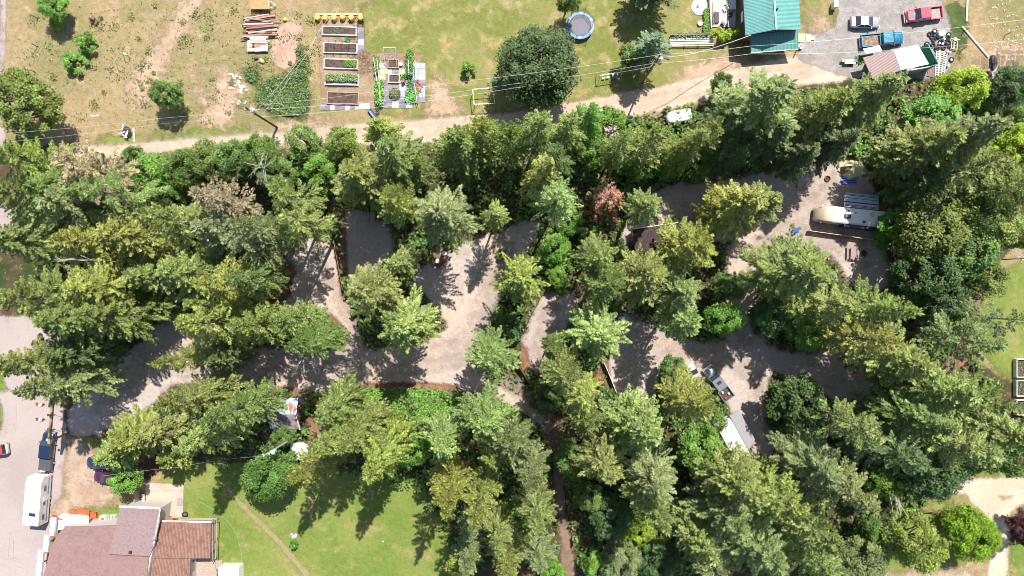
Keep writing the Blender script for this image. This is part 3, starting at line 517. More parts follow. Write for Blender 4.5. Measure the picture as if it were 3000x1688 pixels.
# low greenery nobody could count
def scatter(name, polys, n, hz, size, tint, label, cat, seed, avoid=(), clump=0., smo=True):
    rs = np.random.RandomState(seed); PS = [np.array(smoothp(W(p)) if smo else W(p)) for p in polys]; A_ = np.concatenate(PS); lo, hi = A_.min(0), A_.max(0)
    P = rs.rand(n*4, 2)*(hi-lo)+lo; D = np.full(len(P), -1e9)
    for p in PS: D = np.maximum(D, sdist(P, p))
    for q in avoid: D = np.minimum(D, -sdist(P, q))
    nc = max(20, n//45); cc = rs.rand(nc, 2)*(hi-lo)+lo; cr = .35+1.6*rs.rand(nc)**2.5; pick = rs.randint(0, nc, len(P)); rr = rs.rand(len(P))
    far = rs.rand(len(P)) < (.75 if clump > 0 else .15); Pc = cc[pick]+rs.randn(len(P), 2)*cr[pick][:, None]*.5
    P = np.where(far[:, None], Pc, P); D = np.full(len(P), -1e9)
    for p in PS: D = np.maximum(D, sdist(P, p))
    for q in avoid: D = np.minimum(D, -sdist(P, q))
    f = np.where(far, 1., rr*.8+.1)
    P = P[(D > .2) & (f > clump)][:n]; f = f[(D > .2) & (f > clump)][:n]; m = len(P)
    z = rs.rand(m)*hz*(np.clip(f-clump, 0, 1)+.25); a = rs.rand(m)*6.283; l = size*(.6+.8*rs.rand(m)); wd = l*.6; tl = (rs.rand(m)-.5)*.9; t2 = (rs.rand(m)-.5)*.9
    d = np.c_[np.cos(a), np.sin(a), tl]; s = np.c_[-np.sin(a), np.cos(a), t2]; c = np.c_[P, z+.08]
    Q = np.stack([c-d*l[:, None]/2, c+s*wd[:, None]/2, c+d*l[:, None]/2, c-s*wd[:, None]/2], 1)
    ob = quadmesh(name, Q, rs.rand(m), ML); ob.color = rgb(*tint); tag(ob, label, cat, None, 'stuff'); return ob
av = GPS+PPS
scatter('undergrowth', [[(-40, 390), (700, 380), (1060, 380), (1400, 320), (2080, 200), (2560, 200), (2560, 560), (2440, 720), (2430, 900), (2560, 1000), (2380, 1180), (2240, 1440), (1140, 1440), (1060, 1200), (470, 1150), (200, 1000), (150, 800)]], 90000, 1.6, .5, (88, 116, 52), 'mixed green undergrowth between the tree trunks', 'undergrowth', 3, avoid=av, clump=.1)
scatter('ivy_bank', [[(880, 985), (950, 968), (1100, 975), (1150, 985), (1290, 1010), (1330, 1060), (1200, 1040), (1140, 1060), (1060, 1070), (960, 1030)]], 22000, .7, .32, (104, 142, 56), 'bright green ivy bank below the main gravel road', 'ground cover', 4, clump=-2)
scatter('bright_thicket', [[(1350, 570), (1400, 570), (1450, 620), (1420, 730), (1380, 730), (1350, 650)], [(1400, 1100), (1450, 1100), (1470, 1250), (1420, 1250)], [(2120, 330), (2200, 320), (2180, 410), (2130, 400)], [(1560, 380), (1760, 380), (1760, 450), (1500, 450)]], 12000, 1.2, .38, (108, 146, 56), 'bright green thicket filling gaps beside the gravel', 'thicket', 6, clump=-1)
scatter('meadow_weeds', [[(20, 0), (900, 0), (790, 290), (180, 350), (150, 200), (20, 180)]], 4200, .25, .24, (112, 126, 66), 'scattered green weeds in the dry meadow', 'weeds', 9, clump=.2)
scatter('weed_thicket', [[(735, 110), (765, 120), (778, 190), (782, 296), (700, 296), (640, 260), (650, 215), (690, 190), (720, 190), (745, 160)], [(608, 175), (650, 168), (662, 205), (625, 215)]], 3800, .35, .26, (100, 122, 72), 'tall grey green weeds beside the earth heap', 'weeds', 10, clump=.1)
# ---------------------------------------------------------------- vehicles
def lc(*c): return tuple(c)+(1,)
def ring8(x, w, z0, z1, r=.14):
    return [(x, -w*.96, z0), (x, -w, z0+(z1-z0)*.45), (x, -w*.97, z1-r), (x, -w+r*1.2, z1), (x, w-r*1.2, z1), (x, w*.97, z1-r), (x, w, z0+(z1-z0)*.45), (x, w*.96, z0)]
def wheels(e, xs, w, r=.34, steel=CHROME):
    for x in xs:
        for s in (-1, 1):
            t = MB().cyl((x, s*(w-.24), r), (x, s*w, r), r, r, 16).build('wheel', RUB, e)
            MB().cyl((x, s*(w-.05), r), (x, s*(w+.015), r), r*.58, r*.5, 12).build('rim', steel, t)
def glasshouse(e, x0, x1, t0, t1, zb, zt, wb, wt, pm, roofm=None, rib=False):
    M = MB(); M.add([(x0, -wb, zb), (x1, -wb, zb), (x1, wb, zb), (x0, wb, zb), (t0, -wt, zt), (t1, -wt, zt), (t1, wt, zt), (t0, wt, zt)], [(3, 2, 1, 0), (4, 5, 6, 7), (0, 1, 5, 4), (1, 2, 6, 5), (2, 3, 7, 6), (3, 0, 4, 7)])
    M.build('windows', GLASS, e)
    Rf = MB().box((t0+t1)/2, 0, zt+.02, abs(t1-t0)+.1, 2*wt+.06, .07)
    if rib:
        for k in range(-3, 4): Rf.box((t0+t1)/2, k*wt/4, zt+.065, abs(t1-t0), .05, .03)
    r_ = Rf.build('roof', roofm or pm, e, bevel=.02)
    P_ = MB()
    for s in (-1, 1):
        for a, b in ((x0, t0), (x1, t1), ((x0+x1)/2, (t0+t1)/2)): P_.bar((a, s*(wb+.01), zb), (b, s*(wt+.01), zt), .07, .07)
    P_.build('pillars', pm, e); return r_
def lights(e, xf, xr, w, z):
    for s in (-1, 1):
        MB().box(xf, s*(w-.25), z, .1, .4, .16).build('headlight', LAMPW, e, bevel=.02)
        MB().box(xr, s*(w-.16), z+.03, .08, .24, .2).build('taillight', LAMPR, e, bevel=.02)
def mirrors(e, x, w, z, m):
    for s in (-1, 1): MB().box(x, s*(w+.13), z, .14, .22, .16).build('mirror', m, e, bevel=.03)
def sedan(name, label, cat, loc, rz, col, L=4.6, W_=.9, suv=False, roof=None, trunkcol=None, group='parked cars and pickups'):
    m = paint('paint_'+name+str(col[0])[:5], col, .3, .3, .05, coat=1); e = thing(name, label, cat, (loc.x, loc.y, 0), rz, group); h = L/2
    if suv: prof = [(-h, .8, .45, .95), (-h+.1, W_, .3, 1.1), (h-1.3, W_, .28, 1.1), (h-.35, .86, .3, 1.0), (h, .7, .4, .8)]
    else: prof = [(-h, .72, .4, .82), (-h+.18, .86, .28, .98), (-h+.9, W_, .25, 1.0), (h-1.35, W_, .25, .98), (h-.5, .84, .27, .86), (h-.1, .68, .32, .72), (h, .5, .4, .6)]
    MB().loft([ring8(*p) for p in prof]).build('body', m, e, smooth=True)
    if suv: glasshouse(e, -h+.15, h-1.25, -h+.4, h-1.95, 1.08, 1.68, W_-.06, W_-.2, m, roof)
    else: glasshouse(e, -h+.65, h-1.2, -h+1.35, h-2.1, .97, 1.4, W_-.07, W_-.24, m, roof)
    if trunkcol: MB().box(-h+.38, 0, 1.0, .5, 1.35, .03).build('boot_lid', trunkcol, e, bevel=.01)
    wheels(e, (-h+.85, h-.85), W_+.0, .32); lights(e, h-.08, -h+.03, W_, .68); mirrors(e, h-1.45, W_, 1.0, m)
    MB().box(h-.02, 0, .42, .12, 1.4, .2).build('bumper', m, e, bevel=.04); return e
def pickup(name, label, loc, rz, col, L=5.7, W_=.97, bedl=2.0, roofm=None, hoodm=None, liner=None, cover=None, rib=False, group='parked cars and pickups'):
    m = paint('pp'+label[:14], col, .3, .3, .05, coat=1); e = thing(name, label, 'pickup truck', (loc.x, loc.y, 0), rz, group); h = L/2; xb = -h+bedl
    MB().loft([ring8(*p) for p in [(xb+.05, W_, .45, 1.12), (h-1.5, W_, .42, 1.14), (h-.45, W_-.04, .42, 1.08), (h-.08, W_-.1, .45, .98), (h, W_-.2, .5, .85)]]).build('body', m, e, smooth=True)
    if hoodm: MB().box(h-.75, 0, 1.125, 1.0, 1.45, .03).build('bonnet', hoodm, e, bevel=.01)
    glasshouse(e, xb+.12, h-1.35, xb+.22, h-2.0, 1.12, 1.72, W_-.07, W_-.2, m, roofm, rib)
    b = MB(); b.box(-h+bedl/2, 0, .62, bedl, 2*W_-.1, .12)
    for s in (-1, 1): b.box(-h+bedl/2, s*(W_-.05), .85, bedl, .1, .5)
    b.box(-h+.04, 0, .85, .08, 2*W_-.1, .5); b.box(xb-.04, 0, .87, .08, 2*W_-.1, .5); b.build('bed', m, e)
    MB().box(-h+bedl/2, 0, .69, bedl-.18, 2*W_-.3, .03).build('bed_liner', liner or BLACK, e)
    if cover: 
        c = MB().box(-h+bedl/2, 0, 1.13, bedl-.02, 2*W_-.06, .04)
        for k in range(4): c.box(-h+bedl*(k+.5)/4, 0, 1.155, .05, 2*W_-.1, .02)
        c.build('bed_cover', cover, e)
    wheels(e, (-h+1.15, h-.95), W_+.01, .39); lights(e, h-.06, -h-.01, W_, .85); mirrors(e, h-1.6, W_+.04, 1.15, BLACK)
    MB().box(h+.06, 0, .5, .16, 1.85, .2).box(-h-.08, 0, .5, .16, 1.8, .18).build('bumper', CHROME, e, bevel=.03); return e
PRIM = paint('primer_grey', lc(.16, .15, .16), .6)
sedan('parked_car', 'silver sedan with white boot parked on grey crushed rock by the green house', 'car', o(2534, 66, .6), R(-1), lc(.42, .4, .46), trunkcol=WHITE, roof=paint('silver_roof', lc(.6, .58, .58), .35, coat=1))
pickup('pickup_truck', 'red pickup with grey bonnet parked nose left by the top edge', o(2706, 43, .8), R(187), lc(.55, .03, .06), hoodm=PRIM, liner=paint('bed_grit', rgb(150, 140, 138), .9, var=.4))
pickup('pickup_truck', 'teal blue pickup with leaf littered wooden bed beside the brown and white shed', o(2584, 116, .8), R(5), lc(.01, .17, .27), L=6.5, bedl=2.9, liner=paint('leafy_bed', rgb(110, 88, 72), .9, var=.6, scale=5, col2=rgb(170, 140, 115)), rib=True)
pk = pickup('pickup_truck', 'silver pickup with sunroof and open loaded bed on the shady right gravel', o(2105, 1124, .9), R(125.7), lc(.2, .21, .24), L=5.9, bedl=1.9)
MB().box(.25, 0, 1.78, .5, .75, .02).build('sunroof', GLASS, pk)
for q, (x, y, c) in enumerate(((-1.5, .3, YEL), (-2.2, -.4, YEL), (-2.5, .4, REDP))):
    tag(MB().box(0, 0, 0, .4, .3, .25).build('cargo_box', c, None, bevel=.03), ['small yellow box in silver pickup bed near the cab', 'small yellow box in silver pickup bed middle', 'small red box in silver pickup bed by the tailgate'][q], 'box', 'load in the silver pickup')
    ob = COL.objects[-1]; M_ = Matrix.Rotation(R(125.7), 4, 'Z') @ Vector((x, y, .83)); ob.location = (pk.location.x+M_.x, pk.location.y+M_.y, .83); ob.rotation_euler = (0, 0, R(110+q*20))
pickup('pickup_truck', 'navy blue pickup with ribbed black bed cover towing the long white trailer', o(139, 1322, .8), R(84), lc(.015, .03, .07), L=6.0, bedl=1.9, cover=paint('tonneau', lc(.06, .06, .07), .6))
sedan('parked_car', 'beige off road wagon half hidden under firs left of the silver pickup', 'car', o(2034, 1102, 1), R(116), lc(.5, .45, .4), L=4.4, suv=True)
sedan('parked_car', 'white and red hatchback cut by the left edge on the pale asphalt', 'car', o(-14, 1318, .7), R(188), lc(.6, .6, .6), L=4.1, suv=True, roof=paint('red_roof', lc(.5, .04, .04), .35, coat=1))
sedan('parked_car', 'dark purple sedan parked nose left under the firs by the sandy yard', 'car', o(318, 1400, .6), R(172), lc(.09, .015, .05))
sedan('parked_car', 'dark blue car nose almost hidden under firs above the purple sedan', 'car', o(297, 1357, .6), R(176), lc(.03, .035, .1))
# motorhome
def rbox_rings(xs, w, z0, z1, r=.2): return [ring8(x, w*k, z0, z1-d, r) for x, k, d in xs]
mh = thing('motorhome', 'long white motorhome with beige rounded nose and striped side awning', 'motorhome', (*o(2488, 637, 1.6).xy, 0), R(173.9), None)
MB().loft(rbox_rings([(-5.2, .97, .05), (-5.1, 1, 0), (3.2, 1, 0)], 1.27, .5, 3.25)).build('body', paint('motorhome_shell', (.74, .73, .72, 1), .35, var=.06, coat=.5), mh, smooth=False)
MB().loft(rbox_rings([(3.2, .995, .01), (3.9, .98, .08), (4.5, .93, .5), (4.95, .86, 1.35), (5.25, .75, 1.8)], 1.27, .5, 3.25)).build('nose', paint('beige_fibreglass', rgb(200, 185, 160), .35, coat=.5), mh, smooth=True)
MB().add([(4.45, -1.05, 2.72), (4.98, -.95, 1.85), (4.98, .95, 1.85), (4.45, 1.05, 2.72), (4.35, -1, 2.66), (4.8, -.9, 1.8), (4.8, .9, 1.8), (4.35, 1, 2.66)], [(0, 1, 2, 3), (4, 7, 6, 5), (0, 4, 5, 1), (1, 5, 6, 2), (2, 6, 7, 3), (3, 7, 4, 0)]).build('windscreen', GLASS, mh)
for x in (1.0, -4.1): 
    a = MB().box(x, .1 if x > 0 else -.1, 3.36, 1.0, .62, .24).build('roof_air_conditioner', BLACK, mh, bevel=.06)
    MB().box(x, .1 if x > 0 else -.1, 3.485, .7, .4, .02).build('vent', paint('grey_grille', lc(.1, .1, .1), .6), a)
for x, y, s in ((-1.6, .7, .4), (.9, -.7, .3), (-.2, -.55, .18)): MB().box(x, y, 3.3, s, s, .12).build('roof_hatch', BLACK, mh, bevel=.02)
MB().cyl((-2.8, -.6, 3.25), (-2.8, -.6, 3.3), .38, .36, 16).build('satellite_cover', paint('aged_cream', rgb(205, 195, 140), .5), mh)
MB().box(-1.4, 1.45, 1.9, 5.2, .45, 1.9).build('slide_out', paint('slide_navy', lc(.03, .035, .07), .4), mh, bevel=.03)
wheels(mh, (3.6, -2.4), 1.25, .45); mirrors(mh, 4.5, 1.2, 2.1, WHITE)
for s in (-1, 1):
    for x in (-3.8, -2.2, -.4, 1.6): MB().box(x, s*1.275, 2.3, 1.0, .02, .6).build('window', GLASS, mh)
aw = MB(); n = 26
for i in [j for j in range(n) if j not in (1, 3, 8, 9, 16, 21, 23)]: aw.box(-1.2, -1.45-2.2*(i+.5)/n, 2.75-.35*i/n, 5.3, 2.2/n*.86, .03)
am = paint('awning_stripes', lc(.5, .55, .62), .5, var=.15); aw_ = aw.build('awning', am, mh)
MB().box(-1.2, -2.55, 2.49, 5.34, 2.2, .02, rx=R(9)).build('awning_lining', paint('navy_cloth', lc(.04, .05, .1), .7), aw_)
for x in (-3.8, 1.4): MB().bar((x, -3.62, 2.42), (x, -1.3, 1.0), .05, .05).build('awning_arm', GALV, mh)
# trailers
def trailer(label, loc, rz, L, H_, slope, group=None, mat=WHITE, wind=True):
    e = thing('travel_trailer', label, 'trailer', (loc.x, loc.y, 0), rz, group); h = L/2
    MB().loft([[(x, -1.22, z0), (x, 1.22, z0), (x, 1.22, z1), (x, -1.22, z1)] for x, z0, z1 in ((-h, .55, H_-.08), (-h+.1, .5, H_), (h-slope, .5, H_), (h-.05, .6, H_-.55), (h, .8, 1.6))]).build('body', mat, e)
    for s in (-1, 1):
        for x in (-h+1.2, -.3, h-1.9): MB().box(x, s*1.235, 1.95, .8, .03, .5).build('window', GLASS, e)
        MB().box(0, s*1.24, 1.15, L-.6, .02, .12).build('stripe', paint('blue_trim', lc(.08, .14, .3), .4), e)
    wheels(e, (-.9, -.15), 1.2, .33); MB().bar((h-.1, .7, .55), (h+1.1, 0, .5), .09, .09).bar((h-.1, -.7, .55), (h+1.1, 0, .5), .09, .09).build('drawbar', BLACK, e)
    return e, h
tr, h = trailer('long white travel trailer with small solar panel on the pale asphalt', o(112, 1462, 1.5), R(85.5), 7.5, 3.05, .9, mat=OFFW)
MB().cyl((h+.45, -.2, .6), (h+.45, -.2, 1.05), .17, .17, 12).cyl((h+.45, .2, .6), (h+.45, .2, 1.05), .17, .17, 12).build('gas_bottle', WHITE, tr, bevel=0)
MB().box(-2.0, -.2, 3.08, .5, 1.0, .04).build('solar_panel', paint('solar_cells', lc(.02, .03, .12), .2), tr)
for x, y in ((1.9, -.1), (.6, .2), (-.6, .55), (-.9, -.2), (-3.1, -.3)): MB().box(x, y, 3.1, .38, .38, .12).build('roof_vent', WHITE, tr, bevel=.03)
MB().box(.2, -1.26, 1.4, .7, .04, 1.7).build('door', OFFW, tr)
t2, h = trailer('leaf strewn white trailer with grey ribbed awning under firs by silver pickup', o(2146, 1294, 1.5), R(119), 7.6, 2.9, .5, mat=OFFW)
a2 = MB()
for i in range(14): a2.box(1.2, -1.35-1.7*(i+.5)/14, 2.7-.02*i, 5.8, .1, .03)
a3 = a2.build('awning', paint('grey_awning', rgb(150, 145, 150), .6), t2); MB().box(1.2, -2.15, 2.52, 5.84, 1.75, .02, rx=R(9)).build('awning_lining', paint('dark_cloth', lc(.1, .1, .11), .8), a3)
lf = MB(); rn = random.Random(4)
for _ in range(60): lf.box(rn.uniform(-3.6, 3.4), rn.uniform(-1, 1), 2.92, rn.uniform(.1, .5), .06, .02, rn.uniform(0, 3))
lf.build('leaf_litter', paint('brown_litter', rgb(130, 80, 60), .9), t2)
ct = thing('covered_trailer', 'white covered camper trailer beside the dirt road edge', 'trailer', (*o(1989, 341, 1).xy, 0), R(11))
MB().loft([ring8(x, w_, .35, z, .25) for x, w_, z in ((-1.95, .45, .9), (-1.6, .85, 1.35), (-.8, .97, 1.6), (1.2, .97, 1.6), (1.9, .9, 1.4))]).build('cover', WHITE, ct, smooth=True)
wheels(ct, (0,), .98, .3); MB().bar((-1.8, 0, .5), (-2.8, 0, .45), .08, .08).build('drawbar', BLACK, ct)
fb = thing('flatbed_trailer', 'small flatbed trailer with orange tarp bed at the top edge', 'trailer', (*o(763, 13, .7).xy, 0), R(0))
MB().box(0, 0, .75, 3.0, 1.6, .25).build('bed', paint('orange_boards', rgb(225, 135, 90), .7, var=.25, scale=3, col2=rgb(205, 110, 70)), fb); wheels(fb, (-.3,), .95, .3)
MB().bar((1.5, .5, .6), (2.3, 0, .55), .08, .08).bar((1.5, -.5, .6), (2.3, 0, .55), .08, .08).build('drawbar', WHITE, fb)
MB().box(1.4, 0, .9, .12, 1.62, .4).build('headboard', FRESH, fb)

# ---------------------------------------------------------------- buildings
def loc_of(e): return lambda X, Y, z: o(X, Y, z)-Vector(e.location)
def corr(M, P, n, wd, ht, axis=0):
    """raised ribs on a sloped quad panel P=[a,b,c,d]; ribs run from edge ab to edge dc"""
    a, b, c, d = [Vector(p) for p in P]
    for i in range(n):
        t = (i+.5)/n; p = a.lerp(b, t)+Vector((0, 0, ht/2)); q = d.lerp(c, t)+Vector((0, 0, ht/2)); M.bar(p, q, wd, ht)
TEAL = paint('teal_metal_roof', rgb(104, 160, 152), .5, var=.16, scale=.6, col2=rgb(96, 150, 144)); TEALD = paint('teal_ribs', rgb(80, 134, 130), .5)
hs = thing('green_roofed_house', 'house with two slope teal metal roof and ribbed porch roof below it', 'house', (*o(2262, 40, 0).xy, 0)); l = loc_of(hs)
MB().prism([tuple(l(*p, 4.7).xy) for p in ((2190, -90), (2326, -90), (2330, 84), (2200, 96))], 0, 4.6).build('wall', paint('purple_brown_siding', rgb(120, 90, 95), .8), hs)
for a, b, c, d in (((2173, -90, 4.8), (2262, -90, 6.5), (2275, 86, 6.5), (2184, 104, 4.8)), ((2262, -90, 6.5), (2336, -90, 4.9), (2346, 88, 4.9), (2275, 86, 6.5))):
    P_ = [l(*q) for q in (a, b, c, d)]; rf = MB().slab(P_, .12).build('roof', TEAL, hs); M = MB(); corr(M, [P_[0], P_[3], P_[2], P_[1]], 46, .05, .035); M.build('seams', TEALD, rf)
M = MB(); M.bar(l(2262, -90, 6.55), l(2275, 87, 6.55), .3, .05); M.build('ridge_cap', TEAL, hs)
P_ = [l(2199, 92, 3.7), l(2338, 88, 3.7), l(2338, 143, 2.7), l(2200, 154, 2.7)]; pr = MB().slab(P_, .1).build('porch_roof', TEAL, hs); M = MB(); corr(M, P_, 34, .05, .035); M.build('seams', TEALD, pr)
MB().bar(l(2200, 155, 2.62), l(2338, 144, 2.62), .12, .12).build('gutter', WHITE, hs)
MB().prism([tuple(l(*p, 0).xy) for p in ((2204, 104), (2336, 100), (2336, 146), (2204, 156))], 0, .15).build('porch_floor', CONC, hs)
for X, Y in ((2206, 158), (2270, 152), (2334, 146)): MB().box(*l(X, Y, 0).xy, 1.35, .12, .12, 2.6).build('post', WHITE, hs)
MB().cyl(l(2278, 25, 6.2), l(2278, 25, 6.9), .14, .14, 10).build('chimney_pipe', BLACK, hs)
MB().box(*l(2174, 50, 2.2).xy, 2.2, .06, 1.6, 1.1).build('window', WHITE, hs); MB().box(*l(2189, 50, 2.2).xy, 2.2, .1, 1.4, 1.2).build('window', GLASS, hs)
ys = thing('yard_shed', 'shed with brown ribbed roof joined to white sheet roof and green end wall', 'shed', (*o(2625, 180, 0).xy, 0)); l = loc_of(ys)
Pb = [l(2528, 169, 2.9), l(2617, 148, 3.1), l(2642, 206, 3.1), l(2556, 232, 2.9)]; Pw = [l(2617.5, 147.5, 3.15), l(2689, 131, 3.3), l(2722, 188, 3.3), l(2640, 205, 3.15)]
rb = MB().slab(Pb, .08).build('roof', paint('brown_metal', rgb(150, 122, 118), .5, var=.1), ys); M = MB(); corr(M, Pb, 26, .06, .03); M.build('ribs', paint('brown_ribs', rgb(120, 96, 94), .5), rb)
rw_ = MB().slab(Pw, .08).build('roof', WHITE, ys)
def wallp(A_, B_, z0, z1, th, name, m, e, l):
    a, b = l(*A_, 0), l(*B_, 0); M = MB().bar((a.x, a.y, (z0+z1)/2), (b.x, b.y, (z0+z1)/2), th, z1-z0); d = b-a; n_ = max(2, int(d.length/.3))
    for i in range(n_): p = a.lerp(b, (i+.5)/n_); M.box(p.x, p.y, (z0+z1)/2, .08, th+.05, z1-z0-.02, math.atan2(d.y, d.x))
    return M.build(name, m, e)
wallp((2640, 222), (2692, 212), 0, 3.1, .1, 'wall', paint('white_siding', rgb(205, 210, 222), .6), ys, l); wallp((2692.5, 212), (2716, 205), 0, 3.2, .1, 'wall', paint('green_siding', rgb(20, 130, 100), .5), ys, l)
wallp((2716, 204), (2685, 146), 0, 3.2, .1, 'wall', paint('green_siding', rgb(20, 130, 100), .5), ys, l); wallp((2534, 186), (2560, 240), 0, 2.8, .1, 'wall', REDW, ys, l)
Ps = [o(2528, 143, 1.5), o(2577, 133, 1.5), o(2585, 150, 1.9), o(2537, 158, 1.9)]
tag(MB().slab(Ps, .05).build('metal_sheet', paint('pale_blue_sheet', rgb(185, 205, 225), .4, .3)), 'pale blue metal sheet leaning between teal pickup and brown roofed shed', 'metal sheet')
# big building lower left
SHIN = paint('brown_shingles', rgb(134, 106, 103), .95, var=.4, scale=.9, col2=rgb(124, 98, 95), bump=.4); SHIN2 = paint('grey_shingles', rgb(138, 116, 114), .95, var=.3, scale=3, col2=rgb(122, 104, 104), bump=.4)
MB_ = thing('roadside_building', 'large brown shingle roofed building in the lower left corner', 'building', (*o(320, 1620, 0).xy, 0)); l = loc_of(MB_)
MB().prism([tuple(l(*p, 4.8).xy) for p in ((135, 1700), (168, 1590), (186, 1546), (345, 1546), (356, 1490), (462, 1495), (450, 1596), (425, 1720), (135, 1720))], 0, 4.72).build('wall', paint('pale_stucco', rgb(190, 180, 172), .9), MB_)
MB().slab([l(*p, 5) for p in ((122, 1730), (127, 1688), (150, 1600), (172, 1562), (190, 1544), (338, 1540), (345, 1546), (320, 1626), (436, 1632), (425, 1730))], .2).build('roof', SHIN, MB_)
MB().slab([l(351, 1486, 5.15), l(469, 1491, 5.15), l(468, 1528, 5.1), l(452, 1596, 5.05), l(438, 1630, 5.03), l(319, 1624, 5.04), l(340, 1541, 5.1)], .2).build('upper_roof', SHIN2, MB_)
MB().box(*l(382, 1618, 5.2).xy, 5.25, .38, .38, .3).build('roof_vent', BLACK, MB_); MB().bar(l(350, 1484, 5.1), l(470, 1489, 5.1), .25, .25).bar(l(470, 1492, 5.05), l(450, 1600, 4.95), .12, .2).build('gutter', WHITE, MB_)
MB().bar(l(122, 1690, 5.03), l(250, 1692, 5.03), .2, .1).build('roof_trim', REDW, MB_)
MB().cyl(l(452, 1578, 5.2), l(452, 1578, 5.6), .35, .05, 12).build('satellite_dish', GALV, MB_)
TILE = paint('brown_roof_tile', rgb(122, 90, 80), .9, var=.35, scale=2, col2=rgb(104, 76, 62), bump=.3)
ax = thing('ribbed_roof_annex', 'annex with brown ribbed moss streaked roof joined to the corner building', 'building', (*o(530, 1600, 0).xy, 0)); l = loc_of(ax)
PA = [l(456, 1529, 3.9), l(618, 1531, 3.4), l(616, 1636, 3.4), l(448, 1636, 3.9)]; PB = [l(448, 1637, 3.9), l(558, 1637, 3.58), l(556, 1720, 3.58), l(438, 1720, 3.9)]
for P_, k in ((PA, 40), (PB, 27)):
    r_ = MB().slab(P_, .12).build('roof', TILE, ax); M = MB(); corr(M, P_, k, .1, .05); M.build('ribs', paint('tile_ribs', rgb(146, 112, 100), .85, var=.4, scale=1.2, col2=rgb(116, 84, 62)), r_)
MB().prism([tuple(l(*p, 3.5).xy) for p in ((462, 1540), (610, 1540), (608, 1628), (552, 1630), (550, 1730), (450, 1730))], 0, 3.3).build('wall', paint('pale_stucco', rgb(190, 180, 172), .9), ax)
MB().bar(l(456, 1527, 3.6), l(620, 1529, 3.35), .2, .3).bar(l(455, 1527, 3.95), l(455, 1560, 3.95), .12, .2).build('fascia', WHITE, ax)
d = MB().prism([tuple(l(*p, 0).xy) for p in ((560, 1600), (632, 1520), (634, 1640), (640, 1700), (560, 1700))], .25, .4).build('deck', WOOD, ax)
for p in ((622, 1524), (634, 1522), (632, 1580), (630, 1636)): MB().box(*l(*p, 1).xy, 1.3, .1, .1, 2.4).build('deck_post', WOOD, ax)
MB().bar(l(622, 1524, 2.5), l(622, 1640, 2.5), .1, .1).bar(l(636, 1520, 2.5), l(632, 1638, 2.5), .1, .1).bar(l(500, 1516, 2.5), l(636, 1520, 2.5), .1, .1).build('pergola_rail', WOOD, ax)
MB().box(*l(563, 1660, 2).xy, 2, .1, 1.7, 1.4).build('window', GLASS, ax)
for k in range(4): MB().box(*l(632+6*k, 1652, 0).xy, .45-.1*k, .32, 1.4, .12).build('step', WOOD, ax)
ms = thing('metal_roof_shed', 'small lean-to with plain grey metal roof against the corner building', 'shed', (*o(222, 1526, 0).xy, 0)); l = loc_of(ms)
P_ = [l(184, 1507, 2.7), l(261, 1511, 2.7), l(259, 1545, 3.1), l(185, 1541, 3.1)]; r_ = MB().slab(P_, .06).build('roof', GALV, ms); M = MB(); corr(M, P_, 12, .05, .03); M.build('ribs', GALV, r_)
MB().prism([tuple(l(*p, 0).xy) for p in ((190, 1502), (258, 1506), (256, 1540), (190, 1538))], 0, 2.5).build('wall', OFFW, ms)
rn = random.Random(3)
for k, (X, Y, w_, h_, rz) in enumerate(((207, 1505, 1.1, .9, .1), (228, 1502, 1.0, .8, -.4), (245, 1506, 1.3, 1.0, -.15), (270, 1520, .9, 2.0, .05))):
    tag(MB().box(0, 0, .55, w_, h_, .08, 0, R(12)).box(0, 0, .25, w_*.8, h_*.8, .5).build('rusted_sheet', paint('orange_rust', rgb(205, 95, 60), .85, var=.4, col2=rgb(150, 70, 45))), ['rusty orange panel leftmost above the lean-to', 'tilted rusty panel in the middle above the lean-to', 'rusty orange panel at right above the lean-to', 'tall rusty brown panel beside the lean-to roof'][k], 'metal panel', 'rusty panels behind the lean-to').location = o(X, Y, 1); COL.objects[-1].rotation_euler.z = rz; COL.objects[-1].location.z = 0
for k, (X, Y, L_, lab) in enumerate(((157, 1540, 2.9, 'white facade sign box with red rim nearest the lean-to'), (139, 1590, 2.5, 'short white facade sign box, middle of three'), (120, 1650, 4.2, 'long white facade sign box at the bottom edge'))):
    e = thing('sign_box', lab, 'sign', (*o(X, Y, 3.2).xy, 0), R(-6), 'facade sign boxes'); MB().box(0, 0, 3.3, .75, L_, .5).build('panel', WHITE, e, bevel=.02)
    MB().box(-.39, 0, 3.3, .05, L_+.08, .56).box(0, L_/2+.03, 3.3, .8, .06, .56).build('rim', REDP if k == 0 else paint('sky_trim', rgb(150, 190, 220), .4), e)
    for j in range(int(L_/.6)): MB().box(.02, -L_/2+.5+j*.6, 3.56, .34, .26, .02).build('emblem', paint('faded_print', rgb(205, 180, 178), .6), e)
    for s in (-1, 1): MB().bar((.3, s*L_*.4, 3.2), (1.2, s*L_*.4, 3.2), .08, .08).build('bracket', REDW, e)
    MB().box(.1, 0, 1.55, .15, .15, 3.1).build('post', REDW, e)
ac = thing('air_conditioner', 'white outdoor fan unit on ledge beside the shingle roof', 'fan unit', (*o(304, 1519, .5).xy, 0)); MB().box(0, 0, .45, 1.1, .95, .9).build('cabinet', OFFW, ac, bevel=.05); MB().cyl((0, 0, .9), (0, 0, .93), .3, .3, 18).build('fan', RUST, ac)
cr = thing('striped_crate', 'green and white striped crate right of the fan unit', 'crate', (*o(331, 1520, .4).xy, 0)); MB().box(0, 0, .35, 1.0, 1.2, .7).build('box', paint('pale_green', rgb(200, 210, 190), .7), cr)
for k in range(4): MB().box(-.36+k*.24, 0, .72, .12, 1.18, .03).build('slat', paint('bottle_green', rgb(50, 110, 90), .6), cr)
